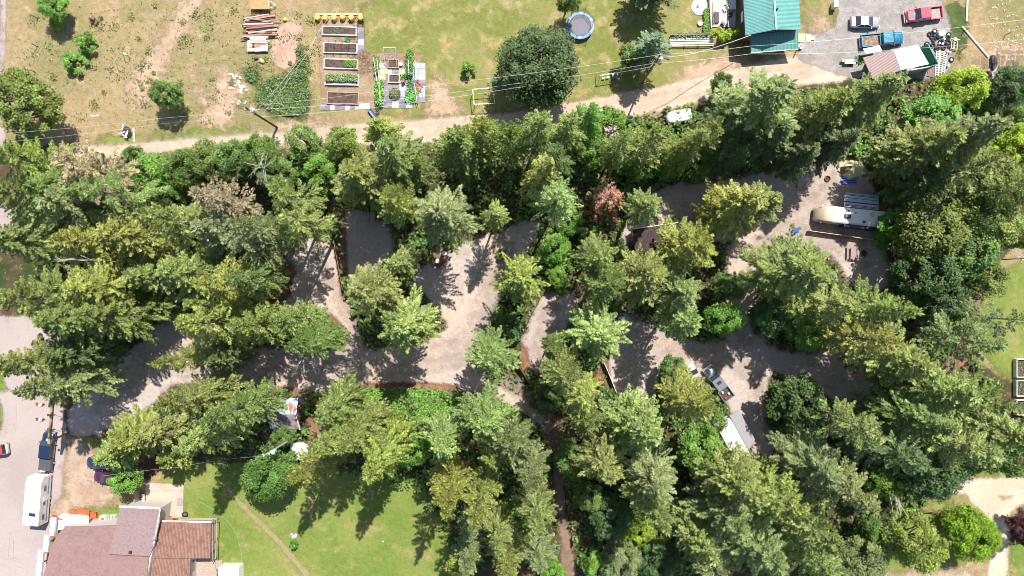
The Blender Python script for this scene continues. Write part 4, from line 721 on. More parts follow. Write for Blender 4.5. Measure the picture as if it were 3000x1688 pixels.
tag(MB().box(0, 0, 1.05, 3.1, 2.6, 2.1).box(0, 0, 2.13, 3.2, 2.7, .06).build('white_storage_box', WHITE), 'plain white flat topped storage box at the bottom edge beside lawn', 'storage box').location = (*o(678, 1680, 1).xy, 0)
ps = thing('patio_screen', 'slatted timber screen with bench on the concrete patio edge', 'screen', (*o(414, 1460, 0).xy, 0), R(2)); MB().box(-.2, 0, .95, .12, 2.9, 1.9).build('panel', WOOD, ps); MB().box(.55, -.1, .45, .5, 1.7, .08).box(.82, -.1, .75, .06, 1.7, .5).build('bench_seat', OFFW, ps)
for s in (-1, 1): MB().box(.55, -.1+s*.7, .2, .4, .08, .4).build('leg', BLACK, ps)
tag(MB().box(0, 0, .04, .85, 1.2, .06).build('doormat', paint('mauve_mat', rgb(150, 130, 145), .95)), 'mauve grey mat on the right side of the concrete patio', 'mat').location = (*o(527, 1470, 0).xy, .05)
for k, (X, Y, s, lab) in enumerate(((545, 1505, .5, 'dark barbecue under cover at the patio corner'), (430, 1402, .3, 'small dark purple planter above the patio'), (468, 1480, .3, 'small dark pot on the patio by the white gutter'))):
    tag(MB().cyl((0, 0, 0), (0, 0, s), s*.7, s*.9, 12).blob(0, 0, s*1.1, s*.9, s*.7, s*.5, k).build(['barbecue', 'planter', 'pot'][k], BLACK if k != 1 else paint('plum', rgb(80, 50, 80), .6)), lab, ['barbecue', 'planter', 'pot'][k]).location = (*o(X, Y, 0).xy, .05)
# wooden stairs and clutter between the wings
tag(MB().bar((0, 0, .9), (1.6, -.5, .9), .9, .1).box(.8, -.25, .45, 1.5, .8, .8, R(-17)).build('timber_stack', REDW), 'orange brown timber stacked against the annex wall', 'timber').location = (*o(495, 1518, 0).xy, 0)
# campground buildings
sh = thing('rusty_tin_shed', 'tin shed with patchy rust and blue grey roof among firs', 'shed', (*o(828, 1205, 0).xy, 0)); l = loc_of(sh)
RT = paint('rust_streaked_tin', rgb(150, 165, 180), .5, .1, var=.2, scale=1.1, col2=rgb(150, 88, 62), lo=.5, hi=.56, stretch=(1.6, .5, 1)); RT2 = paint('dull_tin', rgb(132, 128, 140), .6, var=.25, scale=1.2, col2=rgb(120, 95, 85))
P_ = [l(785, 1168, 2.3), l(872, 1166, 2.3), l(867, 1215, 3), l(778, 1213, 3)]; Q_ = [l(778, 1213.5, 3), l(867, 1215.5, 3), l(878, 1258, 2.3), l(792, 1258, 2.3)]
for pp, mm in ((P_, RT), (Q_, RT2)): r_ = MB().slab(pp, .06).build('roof', mm, sh); M = MB(); corr(M, pp, 22, .04, .025); M.build('ribs', mm, r_)
MB().prism([tuple(l(*p, 2).xy) for p in ((792, 1173), (866, 1172), (870, 1250), (798, 1250))], 0, 2.25).build('wall', WOOD, sh)
MB().bar(l(872, 1166, 2.36), l(867, 1215, 3.06), .12, .06).bar(l(867, 1215, 3.06), l(879, 1259, 2.36), .12, .06).build('trim', WHITE, sh)
for X, Y, m_, lb in ((879, 1169, BLUE, 'blue barrel right of the rusty tin shed'), (880, 1182, paint('maroon', rgb(120, 30, 60), .5), 'maroon barrel below the blue barrel beside the tin shed')): tag(MB().cyl((0, 0, 0), (0, 0, .9), .3, .3, 14).cyl((0, 0, .3), (0, 0, .34), .32, .32, 14).cyl((0, 0, .6), (0, 0, .64), .32, .32, 14).cyl((0, 0, .9), (0, 0, .93), .27, .27, 14).build('barrel', m_), lb, 'barrel').location = (*o(X, Y, .6).xy, 0)
ws = thing('white_shed', 'small white gable shed beside the tall pole at the lawn top', 'shed', (*o(873, 1322, 0).xy, 0)); l = loc_of(ws)
MB().slab([l(852, 1297, 2.1), l(890, 1297, 2.9), l(887, 1347, 2.9), l(846, 1347, 2.1)], .06).build('roof', WHITE, ws); MB().slab([l(890, 1297, 2.9), l(903, 1309, 2.2), l(901, 1342, 2.2), l(887, 1347, 2.9)], .06).build('roof', OFFW, ws)
MB().prism([tuple(l(*p, 2).xy) for p in ((855, 1301), (899, 1306), (897, 1340), (852, 1343))], 0, 2.1).build('wall', OFFW, ws)
cs = thing('camp_shelter', 'dark flat roofed shelter with thin white edge in shade beside camp gravel', 'shelter', (*o(1925, 695, 0).xy, 0)); l = loc_of(cs); DK = paint('black_brown_roof', rgb(52, 42, 46), .9, var=.5, scale=1.5, col2=rgb(84, 62, 58))
P_ = [l(1853, 672, 2.4), l(1989, 653, 2.4), l(1990, 740, 2.0), l(1862, 745, 2.0)]; r_ = MB().slab(P_, .1).build('roof', DK, cs); M = MB(); corr(M, P_, 30, .06, .03); M.build('ribs', paint('brown_battens', rgb(78, 60, 58), .9), r_)
MB().bar(l(1853, 671, 2.42), l(1989, 652, 2.42), .09, .12).build('fascia', WHITE, cs)
for p in ((1856, 678), (1985, 660), (1986, 735), (1866, 740)): MB().box(*l(*p, 1).xy, 1.0, .12, .12, 2).build('post', WOOD, cs)
tn = thing('camping_tent', 'beige peaked tent at the edge of the firs on upper right gravel', 'tent', (*o(2497, 497, .5).xy, 0), 0)
top = (-.3, .4, 2.1); ang = [100, 50, 0, -45, -100, -150, 165]; base = [(1.75*math.cos(R(a)), 1.6*math.sin(R(a)), 0) for a in ang]; mid = [(b[0]*.86+.02, b[1]*.86+.05, 1.1) for b in base]
TM = paint('tent_canvas', rgb(205, 196, 150), .8, var=.08); M = MB(); n = 7; M.add(base+mid+[top], [(i, (i+1) % n, n+(i+1) % n, n+i) for i in range(n)]+[(n+i, n+(i+1) % n, 2*n) for i in range(n)]+[tuple(range(n-1, -1, -1))]); M.build('canopy', TM, tn)
MB().add([mid[5], mid[6], top, base[5], base[6]], [(0, 1, 2), (3, 4, 1, 0)]).build('door_panel', paint('olive_canvas', rgb(110, 108, 70), .85), tn).location = (-.02, 0, .02)
tp = thing('striped_tarp', 'blue and white striped tarp spread below the beige tent', 'tarp', (*o(2486, 528, 0).xy, .03), 0); MB().box(0, 0, .02, 2.45, 1.3, .04).build('sheet', paint('tarp_blue', rgb(25, 70, 175), .5), tp)
for k in range(4): MB().box(0, -.48+k*.3, .045, 2.43, .06, .015).build('stripe', WHITE, tp)

# ---------------------------------------------------------------- camp furniture, fences
def fire_ring(X, Y, lab):
    e = thing('fire_ring', lab, 'fire ring', (*o(X, Y, 0).xy, .03), 0, 'steel fire rings'); M = MB()
    for i in range(20): a = i*math.pi/10; M.box(.42*math.cos(a), .42*math.sin(a), .15, .05, .14, .3, a)
    M.build('rim', RUST, e); MB().cyl((0, 0, 0), (0, 0, .06), .38, .38, 14).build('ash', paint('ash', rgb(60, 54, 52), .95, var=.5), e)
fire_ring(2423, 524, 'rusty fire ring on open gravel left of the beige tent'); fire_ring(2529, 742, 'fire ring right of the picnic table below the motorhome'); fire_ring(856, 714, 'fire ring on gravel below the upper left picnic table')
def picnic(X, Y, rz, lab, m=WOOD):
    e = thing('picnic_table', lab, 'picnic table', (*o(X, Y, .5).xy, .03), rz, 'picnic tables'); M = MB()
    for k in range(5): M.box(0, -.34+k*.17, .75, 2.0, .15, .05)
    M.build('tabletop', m, e)
    for s in (-1, 1): MB().box(0, s*.68, .45, 2.0, .13, .05).box(0, s*.83, .45, 2.0, .13, .05).build('seat', m, e)
    for s in (-1, 1): MB().bar((s*.7, -.5, 0), (s*.7, -.15, .72), .09, .06).bar((s*.7, .5, 0), (s*.7, .15, .72), .09, .06).bar((s*.7, -.85, .4), (s*.7, .85, .4), .09, .06).build('leg', m, e)
picnic(2498, 741, R(88), 'weathered picnic table beside fire ring below the motorhome', paint('grey_mauve_boards', rgb(150, 130, 130), .85, var=.3)); picnic(851, 688, R(88), 'tan picnic table above the upper left fire ring', FRESH); picnic(1093, 640, R(90), 'dark picnic table in the shaded camping bay under firs')
def bin_(X, Y, m, lab, s=1): 
    e = thing('rubbish_bin', lab, 'bin', (*o(X, Y, .5).xy, 0), .2); MB().loft([[(a*q, b*q, z) for a, b in ((-.3, -.3), (.3, -.3), (.3, .3), (-.3, .3))] for q, z in ((.8*s, 0), (s, .85*s))]).build('body', m, e); MB().box(0, 0, .9*s, .66*s, .66*s, .08, 0, R(4)).build('lid', m, e, bevel=.02)
bin_(2330, 675, BLUE, 'blue bin at the left end of the motorhome fence', 1.05); bin_(2341, 670, paint('grey_lid', lc(.08, .09, .09), .5), 'small dark round bin touching the blue bin', .8)
def fence(pts, ht, lab, m=WOOD, topm=None, step=2.2, solid=True, name='fence'):
    W_ = [o(x, y, 0) for x, y in pts]; e = thing(name, lab, 'fence', (W_[0].x, W_[0].y, 0)); B = W_[0]; b = MB()
    for i in range(len(W_)-1):
        a, c = W_[i]-B, W_[i+1]-B; L_ = (c-a).length; n_ = max(1, round(L_/step))
        if solid:
            k = int(L_/.16)
            for j in range(k): p = a.lerp(c, (j+.5)/k); b.box(p.x, p.y, ht*.5+.03, .145, .03, ht*(.94+.05*((j*7) % 3)/3), math.atan2((c-a).y, (c-a).x))
        else:
            for z in (ht*.35, ht*.65, ht*.92): b.bar((a.x, a.y, z), (c.x, c.y, z), .05, .12)
        MB().bar((a.x, a.y, ht+.03), (c.x, c.y, ht+.03), .07, .05).build('top_rail', topm or m, e)
        for j in range(n_+1):
            if i and j == 0: continue
            p = a.lerp(c, j/n_); MB().box(p.x, p.y, ht*.5, .12, .12, ht).build('post', m, e)
    b.build('boards' if solid else 'rail', m, e); return e
DKW = paint('dark_stained_boards', rgb(75, 58, 50), .9, var=.3)
fence([(969, 615), (981, 690), (996, 770), (1010, 850)], 1.7, 'long dark board fence between two left camping bays', DKW, REDW)
fence([(1600, 842), (1560, 915), (1524, 988)], 1.7, 'board fence slanting up right through the centre between bays', DKW)
fence([(1502, 1046), (1533, 1090), (1563, 1138)], 1.9, 'short board fence with orange cap rail at the main road bend', DKW, REDW)
fence([(1762, 1050), (1783, 1098), (1802, 1146)], 1.5, 'thin pale capped fence right of centre in dark shade', DKW, OFFW)
fence([(2364, 678), (2450, 690), (2566, 707)], 1.2, 'low weathered fence below the motorhome', WOOD, FRESH); fence([(1929, 1172), (1940, 1202)], 1.2, 'short dark rail fence below the beige wagon', DKW, REDW)
fence([(866, 1291), (922, 1295)], 1.4, 'short reddish fence piece behind the white shed', REDW); fence([(2690, 1490), (2730, 1493), (2784, 1506)], 1.3, 'brown rail fence left of the lime green round tree', REDW, solid=False)
fence([(2870, 1367), (2935, 1364), (3010, 1362)], 1.2, 'thin dark rail fence above the side road grass', DKW, solid=False); fence([(216, 1269), (275, 1272)], 1.3, 'weathered rail fence above small green verge by the entrance', WOOD, solid=False)
fence([(3008, 1225), (2965, 1208)], 1.4, 'slanting rail fence at right edge below the garden pens', REDW, solid=False)
gt = thing('entrance_gate', 'tall timber entrance gate with overhead beam and lamp at the drive', 'gate', (*o(199, 1269, 0).xy, 0)); l = loc_of(gt)
MB().bar(l(155, 1165, 5.2), l(144, 1300, 5.2), .38, .38).build('beam', POLEM, gt); MB().cyl(l(199, 1269, 0), l(148, 1292, 5.1), .16, .14, 10).build('post', POLEM, gt) if False else MB().cyl((0, 0, 0), (l(148, 1292, 5.1).x, l(148, 1292, 5.1).y, 5.1), .17, .14, 10).build('post', POLEM, gt)
q = l(158, 1172, 5.1); MB().cyl((q.x, q.y, 0), (q.x, q.y, 5.1), .17, .15, 10).build('post', POLEM, gt); q = l(136, 1290, 5.0); MB().bar((q.x, q.y, 5), l(144, 1291, 5.1), .06, .06).cyl((q.x, q.y, 4.8), (q.x, q.y, 5.0), .2, .1, 10).build('lamp', WHITE, gt)
for k, (X, Y) in enumerate(((122, 1186), (122, 1230))):
    q = o(X, Y, 4.3); e = thing('flag', ['small red and white flag on the upper end of the gate beam', 'small purple red flag on the lower part of the gate beam'][k], 'flag', (q.x, q.y, 4.3)); M = MB(); N_ = 6
    vs = [(-.75+1.3*i/N_, .12*math.sin(i*1.3)+(.3 if j else -.25)*(1-.4*i/N_), .35*j+.1*math.sin(i)) for j in (0, 1) for i in range(N_+1)]; vs2 = [(x, y, z-.02) for x, y, z in vs]; m1 = N_+1
    M.add(vs+vs2, [(i, i+1, m1+i+1, m1+i) for i in range(N_)]+[(2*m1+i, 3*m1+i, 3*m1+i+1, 2*m1+i+1) for i in range(N_)]); M.build('cloth', REDP if k == 0 else paint('plum_red', rgb(140, 50, 80), .6), e)
    MB().box(-.1, .05, .28, .5, .3, .03, .1).build('white_band', WHITE, e); MB().bar((.55, 0, .1), (1.6, .1, .8), .04, .04).build('staff', WOOD, e)
def chair(X, Y, rz, m, lab, group=None):
    e = thing('garden_chair', lab, 'chair', (*o(X, Y, .4).xy, .03), rz, group); MB().box(0, 0, .42, .55, .55, .05).build('seat', m, e, bevel=.01); MB().box(-.28, 0, .75, .05, .55, .6, 0, 0, R(-12)).build('backrest', m, e)
    for a in (-1, 1):
        for b in (-1, 1): MB().box(a*.24, b*.24, .2, .05, .05, .42).build('leg', m, e)
        MB().box(0, a*.28, .62, .5, .05, .04).build('armrest', m, e)
chair(1303, 742, .5, WHITE, 'upper white plastic chair in the mulch near centre left bays', 'pair of white chairs'); chair(1283, 765, 1.1, WHITE, 'lower white plastic chair in the mulch near centre left bays', 'pair of white chairs')
for X, Y, m_, lb in ((1234, 706, paint('tan_plastic', rgb(215, 150, 100), .6), 'tan orange toy under the grey green fir'), (1254, 714, paint('teal_plastic', rgb(20, 140, 110), .5), 'teal green toy right of the tan toy')): tag(MB().box(0, 0, .25, .8, .5, .3, .4).cyl((-.3, -.3, .15), (-.3, .3, .15), .15, .15, 10).cyl((.3, -.3, .15), (.3, .3, .15), .15, .15, 10).build('toy_cart', m_), lb, 'toy').location = (*o(X, Y, 0).xy, .03)

# ---------------------------------------------------------------- utility poles and wires
def upole(base, top, hgt, lab, m, tr=None, arm=True, r=.17):
    b = o(*base, 0); t = o(*top, hgt)-b; e = thing('utility_pole', lab, 'utility pole', b, 0, 'utility poles'); MB().cyl((0, 0, -.2), (t.x, t.y, hgt), r, r*.7, 10).build('pole', m, e)
    if arm:
        a = MB().bar((t.x-.5, t.y-.1, hgt-1.2), (t.x+.5, t.y+.1, hgt-1.2), .1, .1).build('crossarm', m, e)
        for s in (-.45, 0, .45): MB().cyl((t.x+s, t.y, hgt-1.15), (t.x+s, t.y, hgt-.9), .06, .05, 8).build('insulator', WHITE, a)
    if tr:
        k = t*(tr/hgt); MB().cyl((k.x+.35, k.y, tr-.55), (k.x+.35, k.y, tr+.5), .3, .3, 14).cyl((k.x+.35, k.y, tr+.5), (k.x+.35, k.y, tr+.58), .2, .1, 10).build('transformer', paint('pale_blue_grey', rgb(190, 205, 220), .4), e)
    return e
upole((1882, 242), (1935, 160), 14, 'tan utility pole with round grey transformer beside the blue green spruce', POLEM, 11.8)
upole((812, 374), (720, 316), 14, 'dark leaning utility pole with pale transformer above the left dirt road', DPOLE, 12.2)
upole((877, 1273), (772, 1336), 16, 'grey utility pole with white globe near the small white shed', paint('silver_timber', rgb(170, 165, 160), .8), 13)
upole((1852, 219), (1866, 187), 6, 'short secondary pole with lamp left of the tan utility pole', POLEM, None, False, .12)
def wire(lab, pts, r=.013, name='power_line'):
    P_ = [o(*p) for p in pts]; M = MB(); al = []
    for i in range(len(P_)-1):
        n_ = 8
        for j in range(n_): t = j/n_; q = P_[i].lerp(P_[i+1], t); q.z -= 4*t*(1-t)*.5; al.append(q)
    al.append(P_[-1]); M.tube(al, r, 4); tag(M.build(name, WIRE), lab, 'wire', 'overhead wires')
wire('top overhead wire running between the two roadside poles over the maple', [(774, 307, 12.6), (1100, 268, 12), (1400, 234, 12.5), (1935, 160, 14)]); wire('middle overhead wire over the maple and swing set', [(720, 322, 13.2), (1100, 297, 11), (1500, 247, 11), (1912, 186, 12.8)])
wire('lowest overhead wire crossing the maple', [(766, 342, 12), (1100, 315, 10.4), (1500, 259, 10.4), (1908, 196, 12)]); wire('overhead wire from tan pole across the porch roof', [(1935, 160, 14), (2200, 135, 12.8), (2560, 105, 12.5), (3060, 50, 13)])
wire('overhead wire from tan pole past the porch gutter', [(1912, 186, 12.8), (2200, 158, 11.5), (2560, 150, 11.6), (3060, 110, 12)]); wire('thick pale service cable from tan pole to the green roofed house', [(1930, 168, 13.4), (2040, 155, 9.5), (2200, 103, 5.2)], .045)
wire('upper left overhead wire from dark pole to the left edge', [(720, 318, 13.6), (480, 346, 12), (22, 391, 13), (-60, 400, 13)]); wire('lower left overhead wire from dark pole to the left edge', [(745, 333, 12.4), (480, 362, 11), (20, 416, 12), (-60, 428, 12)])
wire('pale diagonal wire from dark pole up past the raised beds', [(750, 325, 12.8), (880, 170, 10), (935, 90, 8), (1010, -30, 8)], .013); wire('second diagonal wire from dark pole over the tall weeds', [(768, 335, 11.8), (860, 210, 9.5), (925, 110, 8)], .012)
wire('thin wire from the pole by the white shed toward the patio', [(772, 1337, 15), (640, 1350, 13), (520, 1370, 12), (300, 1395, 11)])

# ---------------------------------------------------------------- play things and yard objects
tm = thing('trampoline', 'round trampoline with blue pad and grey mat on the lawn', 'trampoline', (*o(1700, 75, .9).xy, 0)); M = MB(); n = 32
MB().cyl((0, 0, .86), (0, 0, .88), 1.75, 1.75, 32).build('mat', paint('jump_mat', rgb(105, 102, 110), .7), tm)
vs = [((r_)*math.cos(2*math.pi*i/n), r_*math.sin(2*math.pi*i/n), z) for r_, z in ((1.72, .93), (2.12, .93), (2.12, .84), (1.72, .84)) for i in range(n)]
M.add(vs, [(a*n+i, a*n+(i+1) % n, ((a+1) % 4)*n+(i+1) % n, ((a+1) % 4)*n+i) for a in range(4) for i in range(n)]); pd = M.build('safety_pad', paint('pad_blue', rgb(25, 120, 200), .4), tm)
for k in range(6): a = k*math.pi/3+.5; MB().box(1.92*math.cos(a), 1.92*math.sin(a), .94, .41, .24, .03, a).build('pad_panel', paint('pad_pale', rgb(120, 190, 225), .4) if k % 2 else WHITE, pd)
nm, nnt, np_ = _nt('safety_net'); np_.inputs['Base Color'].default_value = (.04, .04, .045, 1); np_.inputs['Alpha'].default_value = .28
for k in range(6):
    a = k*math.pi/3+.2; c, s = math.cos(a), math.sin(a); MB().cyl((2.05*c, 2.05*s, .9), (2.2*c, 2.2*s, 2.7), .03, .03, 6).build('net_pole', BLACK, tm); MB().bar((1.9*c, 1.9*s, .86), (2.0*c, 2.0*s, 0), .06, .06).build('leg', GALV, tm)
M = MB()
for k in range(6):
    a, b = k*math.pi/3+.2, (k+1)*math.pi/3+.2; M.add([(1.7*math.cos(a), 1.7*math.sin(a), .92), (1.7*math.cos(b), 1.7*math.sin(b), .92), (2.2*math.cos(b), 2.2*math.sin(b), 2.65), (2.2*math.cos(a), 2.2*math.sin(a), 2.65)], [(0, 1, 2, 3)])
M.build('net', nm, tm)
sw = thing('swing_set', 'metal swing set with two pale seats right of the maple', 'swing set', (*o(1784, 228, 0).xy, 0), R(9)); M = MB(); M.bar((-1.7, 0, 2.2), (1.7, 0, 2.2), .08, .08)
for s in (-1, 1): M.bar((s*1.7, 0, 2.2), (s*1.9, .8, 0), .07, .07).bar((s*1.7, 0, 2.2), (s*1.9, -.8, 0), .07, .07)
M.build('frame', GALV, sw)
for x in (-.9, -.2): st = MB().box(x, 0, .5, .45, .2, .05).build('seat', OFFW, sw); MB().bar((x-.2, 0, .5), (x-.2, 0, 2.2), .02, .02).bar((x+.2, 0, .5), (x+.2, 0, 2.2), .02, .02).build('chain', GALV, st)
MB().box(.9, 0, .7, .9, .6, .3).box(.9, .1, 1.1, .5, .1, .6).build('glider', paint('blue_grey_plastic', rgb(120, 150, 190), .4), sw)
gf = thing('goal_frame', 'pale rectangular tube frame standing beside the dirt road', 'frame', (*o(1415, 290, 0).xy, 0), 0); l = loc_of(gf); C4 = [l(1385, 262, 2.1), l(1442, 258, 2.1), l(1450, 303, 2.1), l(1389, 306, 2.1)]; M = MB()
for i in range(4): M.bar(C4[i], C4[(i+1) % 4], .09, .09)
M.build('top_frame', GALV, gf); [MB().bar(c, (c.x, c.y, 0), .08, .08).build('leg', RUST if c.x < 0 else GALV, gf) for c in C4]
mo = thing('lawn_mower', 'green lawn mower parked at the left side of the maple', 'mower', (*o(1450, 240, .3).xy, 0), R(200)); MB().box(0, 0, .3, .7, .55, .28).blob(.05, 0, .5, .25, .22, .15).build('deck', paint('mower_green', rgb(60, 120, 110), .4), mo); MB().bar((-.35, .2, .3), (-1.2, .2, .9), .04, .04).bar((-.35, -.2, .3), (-1.2, -.2, .9), .04, .04).bar((-1.2, -.22, .9), (-1.2, .22, .9), .05, .05).build('handle', BLACK, mo); wheels(mo, (-.28, .28), .33, .13, RUB)
tag(MB().box(0, 0, .35, 2.1, .7, .04, 0, R(25)).box(0, .3, .2, 2.1, .05, .5).box(0, -.3, .3, 2.1, .05, .55).box(1.03, 0, .3, .04, .6, .5).box(-1.03, 0, .3, .04, .6, .5).build('metal_trough', paint('bright_steel', (.7, .72, .76, 1), .15, 1)), 'shiny metal trough lying in grass below the garden paving', 'trough').location = (*o(1095, 337, .3).xy, 0); COL.objects[-1].rotation_euler.z = R(-52)
# log pile, planks, mound stones
rn = random.Random(12)
ORDN = 'first second third fourth fifth sixth seventh eighth ninth tenth eleventh twelfth thirteenth fourteenth fifteenth sixteenth seventeenth eighteenth nineteenth twentieth'.split(); ORDN += ['twenty '+q for q in ORDN[:9]]+['thirtieth']
lg = [paint('log_a', rgb(110, 80, 72), .9, var=.3), paint('log_b', rgb(190, 172, 158), .85, var=.25), paint('log_c', rgb(158, 116, 92), .8, var=.3), paint('log_d', rgb(165, 150, 148), .9, var=.25), paint('log_e', rgb(95, 66, 60), .9, var=.3)]
for i in range(30):
    Y = 46+i*2.15; L_ = rn.uniform(3.6, 5.6); X = 761+rn.uniform(-9, 9); r_ = rn.uniform(.07, .17); q = o(X, Y, .5); M = MB(); zz = .15+(.32 if i % 2 else 0)+(.25 if i % 5 == 2 else 0)
    k = i % 5
    if i % 3 == 0: M.box(0, 0, 0, L_, .2, .07)
    else: M.cyl((-L_/2, 0, 0), (L_/2, 0, 0), r_, r_*.85, 9)
    ob = M.build('timber_log' if i % 3 else 'timber_plank', lg[k]); ob.location = (q.x, q.y, zz); ob.rotation_euler.z = R(rn.uniform(-7, 9)) if i > 3 else R(10)
    tag(ob, f"{('dark red', 'pale', 'orange brown', 'grey', 'blackish brown')[k]} {'log' if i % 3 else 'board'}, {ORDN[i]} from the top of the log heap", 'timber', 'heap of logs and boards')
for i in range(9):
    q = o(757+rn.uniform(-3, 3), 109+i*2.2, .5); ob = MB().box(0, 0, 0, rn.uniform(2.2, 3.4), .18, .06).build('timber_plank', lg[(i*2+1) % 4]); ob.location = (q.x, q.y, .65+.02*(i % 3)); ob.rotation_euler.z = R(rn.uniform(-4, 4)); tag(ob, f'{ORDN[i]} from the top of the short planks stacked below the log heap', 'plank', 'short planks')
rk = thing('lumber_rack', 'low rack with orange boards and clear sheeting below the log heap', 'rack', (*o(758, 138, 0).xy, 0)); MB().box(0, 0, .5, 3.2, 1.7, .06).build('shelf', GALV, rk)
for x, y, w_, d_, m_ in ((-1.0, .5, .9, .7, paint('pale_blue_board', rgb(175, 195, 210), .5)), (-.2, .25, 1.2, 1.0, lg[2]), (.75, .55, 1.0, .7, paint('orange_board', rgb(215, 110, 65), .7)), (-.9, -.1, .8, .3, YEL)): MB().box(x, y, .58, w_, d_, .07).build('board', m_, rk)
MB().box(.5, -.55, .56, 1.8, .6, .05, .05).build('plastic_sheet', paint('crumpled_plastic', (.55, .57, .6, 1), .2, var=.4, scale=6, bump=1), rk)
for s in (-1.4, 1.4): 
    for t in (-.7, .7): MB().box(s, t, .25, .1, .1, .5).build('leg', WOOD, rk)
for k, (X, Y, m_) in enumerate(((750, 169, paint('brown_round', rgb(110, 85, 75), .9)), (765, 177, STONE), (769, 181, YEL), (835, 58, YEL))): tag(MB().blob(0, 0, .25, .35, .3, .28, k).build('chopping_block', m_), ['dark round block below the lumber rack', 'pale block below the lumber rack beside the dark one', 'yellowish block touching the pale block', 'small yellow block right end of the log heap'][k], 'block').location = (*o(X, Y, .2).xy, 0)
for k in range(16):
    q = o(rn.choice([690, 700, 715, 680])+rn.uniform(-14, 14), rn.choice([225, 245, 262, 300])+rn.uniform(-10, 10), 0); ob = MB().blob(0, 0, .08, rn.uniform(.2, .55), rn.uniform(.15, .35), .15, k, j=.3).build('rubble_stone', STONE); ob.location = q; ob.rotation_euler.z = rn.uniform(0, 3); tag(ob, 'pale stone lying on bare soil left of the tall weeds', 'stone', 'pale rubble stones')
jk = thing('junk_heap', 'dark scrap heap with pale boards beside the left dirt road', 'scrap', (*o(372, 388, 0).xy, 0)); MB().blob(0, 0, .3, .75, .95, .45, 2, j=.3).build('pile', BLACK, jk)
for x, y, a, L_ in ((-.3, .7, 1.4, .9), (.2, -.4, 1.1, 1.3), (.35, -.5, 1.3, 1.2), (-.4, -.2, .3, 1), (0, -.7, -.6, 1)): MB().box(x, y, .72, L_, .14, .05, a).build('board', OFFW, jk)
for (X, Y, L_, a, lb) in ((393, 396, 2.2, 1.6, 'pale plank upright in picture right of the dark scrap heap'), (278, 340, 1.4, 0, 'short white plank lying alone in the lower dry meadow'), (365, 158, 1.0, -.6, 'thin pale stick lying on the bare soil track'), (1452, 1224, .01, 0, '')):
    if lb: tag(MB().box(0, 0, .08, L_, .2, .1).box(L_*.3, .05, .16, L_*.3, .08, .06, .5).build('pale_plank', OFFW), lb, 'plank').location = (*o(X, Y, 0).xy, 0); COL.objects[-1].rotation_euler.z = a
# garden beds
VEG = foliage('garden_leaves', .3)
def leaves(name, parent, x0, x1, y0, y1, n, z0, z1, size, tint, seed=1, lab=None, cat=None, group=None, loc=None):
    rn = random.Random(seed); Q = []; V = []
    for _ in range(n):
        p = Vector((rn.uniform(x0, x1), rn.uniform(y0, y1), rn.uniform(z0, z1))); a = Vector((rn.uniform(-1, 1), rn.uniform(-1, 1), rn.uniform(-.3, .3))).normalized(); quad(p, a, Vector((rn.uniform(-.5, .5), rn.uniform(-.5, .5), 1)), size*rn.uniform(.6, 1.3), size*.6, Q); V.append(rn.random())
    ob = quadmesh(name, Q, V, VEG, parent); ob.color = rgb(*tint)
    if loc is not None: ob.location = loc
    if lab: tag(ob, lab, cat, group)
    return ob
def bed(x0, y0, x1, y1, lab, m=OFFW, h_=.4, wf=.12, plants=None, soil=SOIL):
    a, b = o(x0, y1, .3), o(x1, y0, .3); c = (a+b)/2; w_, d_ = b.x-a.x, b.y-a.y; e = thing('raised_bed', lab, 'raised bed', (c.x, c.y, 0), R(-1.5), 'raised garden beds'); M = MB()
    for s in (-1, 1): M.box(0, s*(d_/2-wf/2), h_/2, w_, wf, h_); M.box(s*(w_/2-wf/2), 0, h_/2, wf, d_-2*wf-.01, h_)
    M.build('frame', m, e); MB().box(0, 0, h_/2-.06, w_-2*wf, d_-2*wf, h_-.1).build('soil', soil, e)
    if plants: leaves('crops', e, *plants[0], plants[1], h_-.05, h_+plants[2], plants[3], plants[4], 5)
    return e, w_, d_
bed(944, 78, 1045, 104, 'topmost long raised bed, white framed with bare dark soil', WHITE, plants=((-.9, -.2, -.5, .5), 90, .15, .16, (96, 140, 60)))
e2, w_, d_ = bed(948, 126, 1047, 156, 'long raised bed with crossed pole trellis over dark soil', OFFW)
M = MB()
for k in range(5): x = -2.2+k*1.1; M.bar((x, -1.3, .1), (x+.4, 0, 1.7), .03, .03).bar((x+.3, 1.2, .1), (x+.4, 0, 1.7), .03, .03)
M.bar((-2.2, 0, 1.7), (2.6, 0, 1.7), .03, .03).bar((-2.5, .3, .9), (2.5, .3, .9), .03, .03); M.build('trellis', DPOLE, e2)
bed(949, 173, 1048, 202, 'long raised bed with leafy plants at its right end', OFFW, plants=((.7, 2.4, -.5, .6), 260, .35, .22, (110, 150, 60)))
bed(952, 218, 1051, 250, 'long raised bed packed with grey green crops and blue netting', WHITE, plants=((-2.5, 2.5, -.3, .8), 2600, .45, .2, (128, 144, 96)))
nb = MB(); q = o(1000, 246, .6)
for k in range(26): nb.box(-2.1+k*.17, 0, .35, .06, .3, .5)
tag(nb.build('netting_rack', paint('pale_blue_net', rgb(150, 185, 205), .6)), 'pale blue slatted netting along the packed crop bed', 'netting').location = (q.x, q.y, 0)
bed(958, 270, 1051, 306, 'lowest long raised bed with brown soil above the slab row', WOOD)
bed(1136, 174, 1169, 200, 'small square bed under the white metal arch', WOOD, plants=((-.8, .8, -.6, .6), 30, .1, .15, (96, 140, 60))); bed(1138, 218, 1171, 243, 'small square bed with dark soil in middle of the slab patio', OFFW)
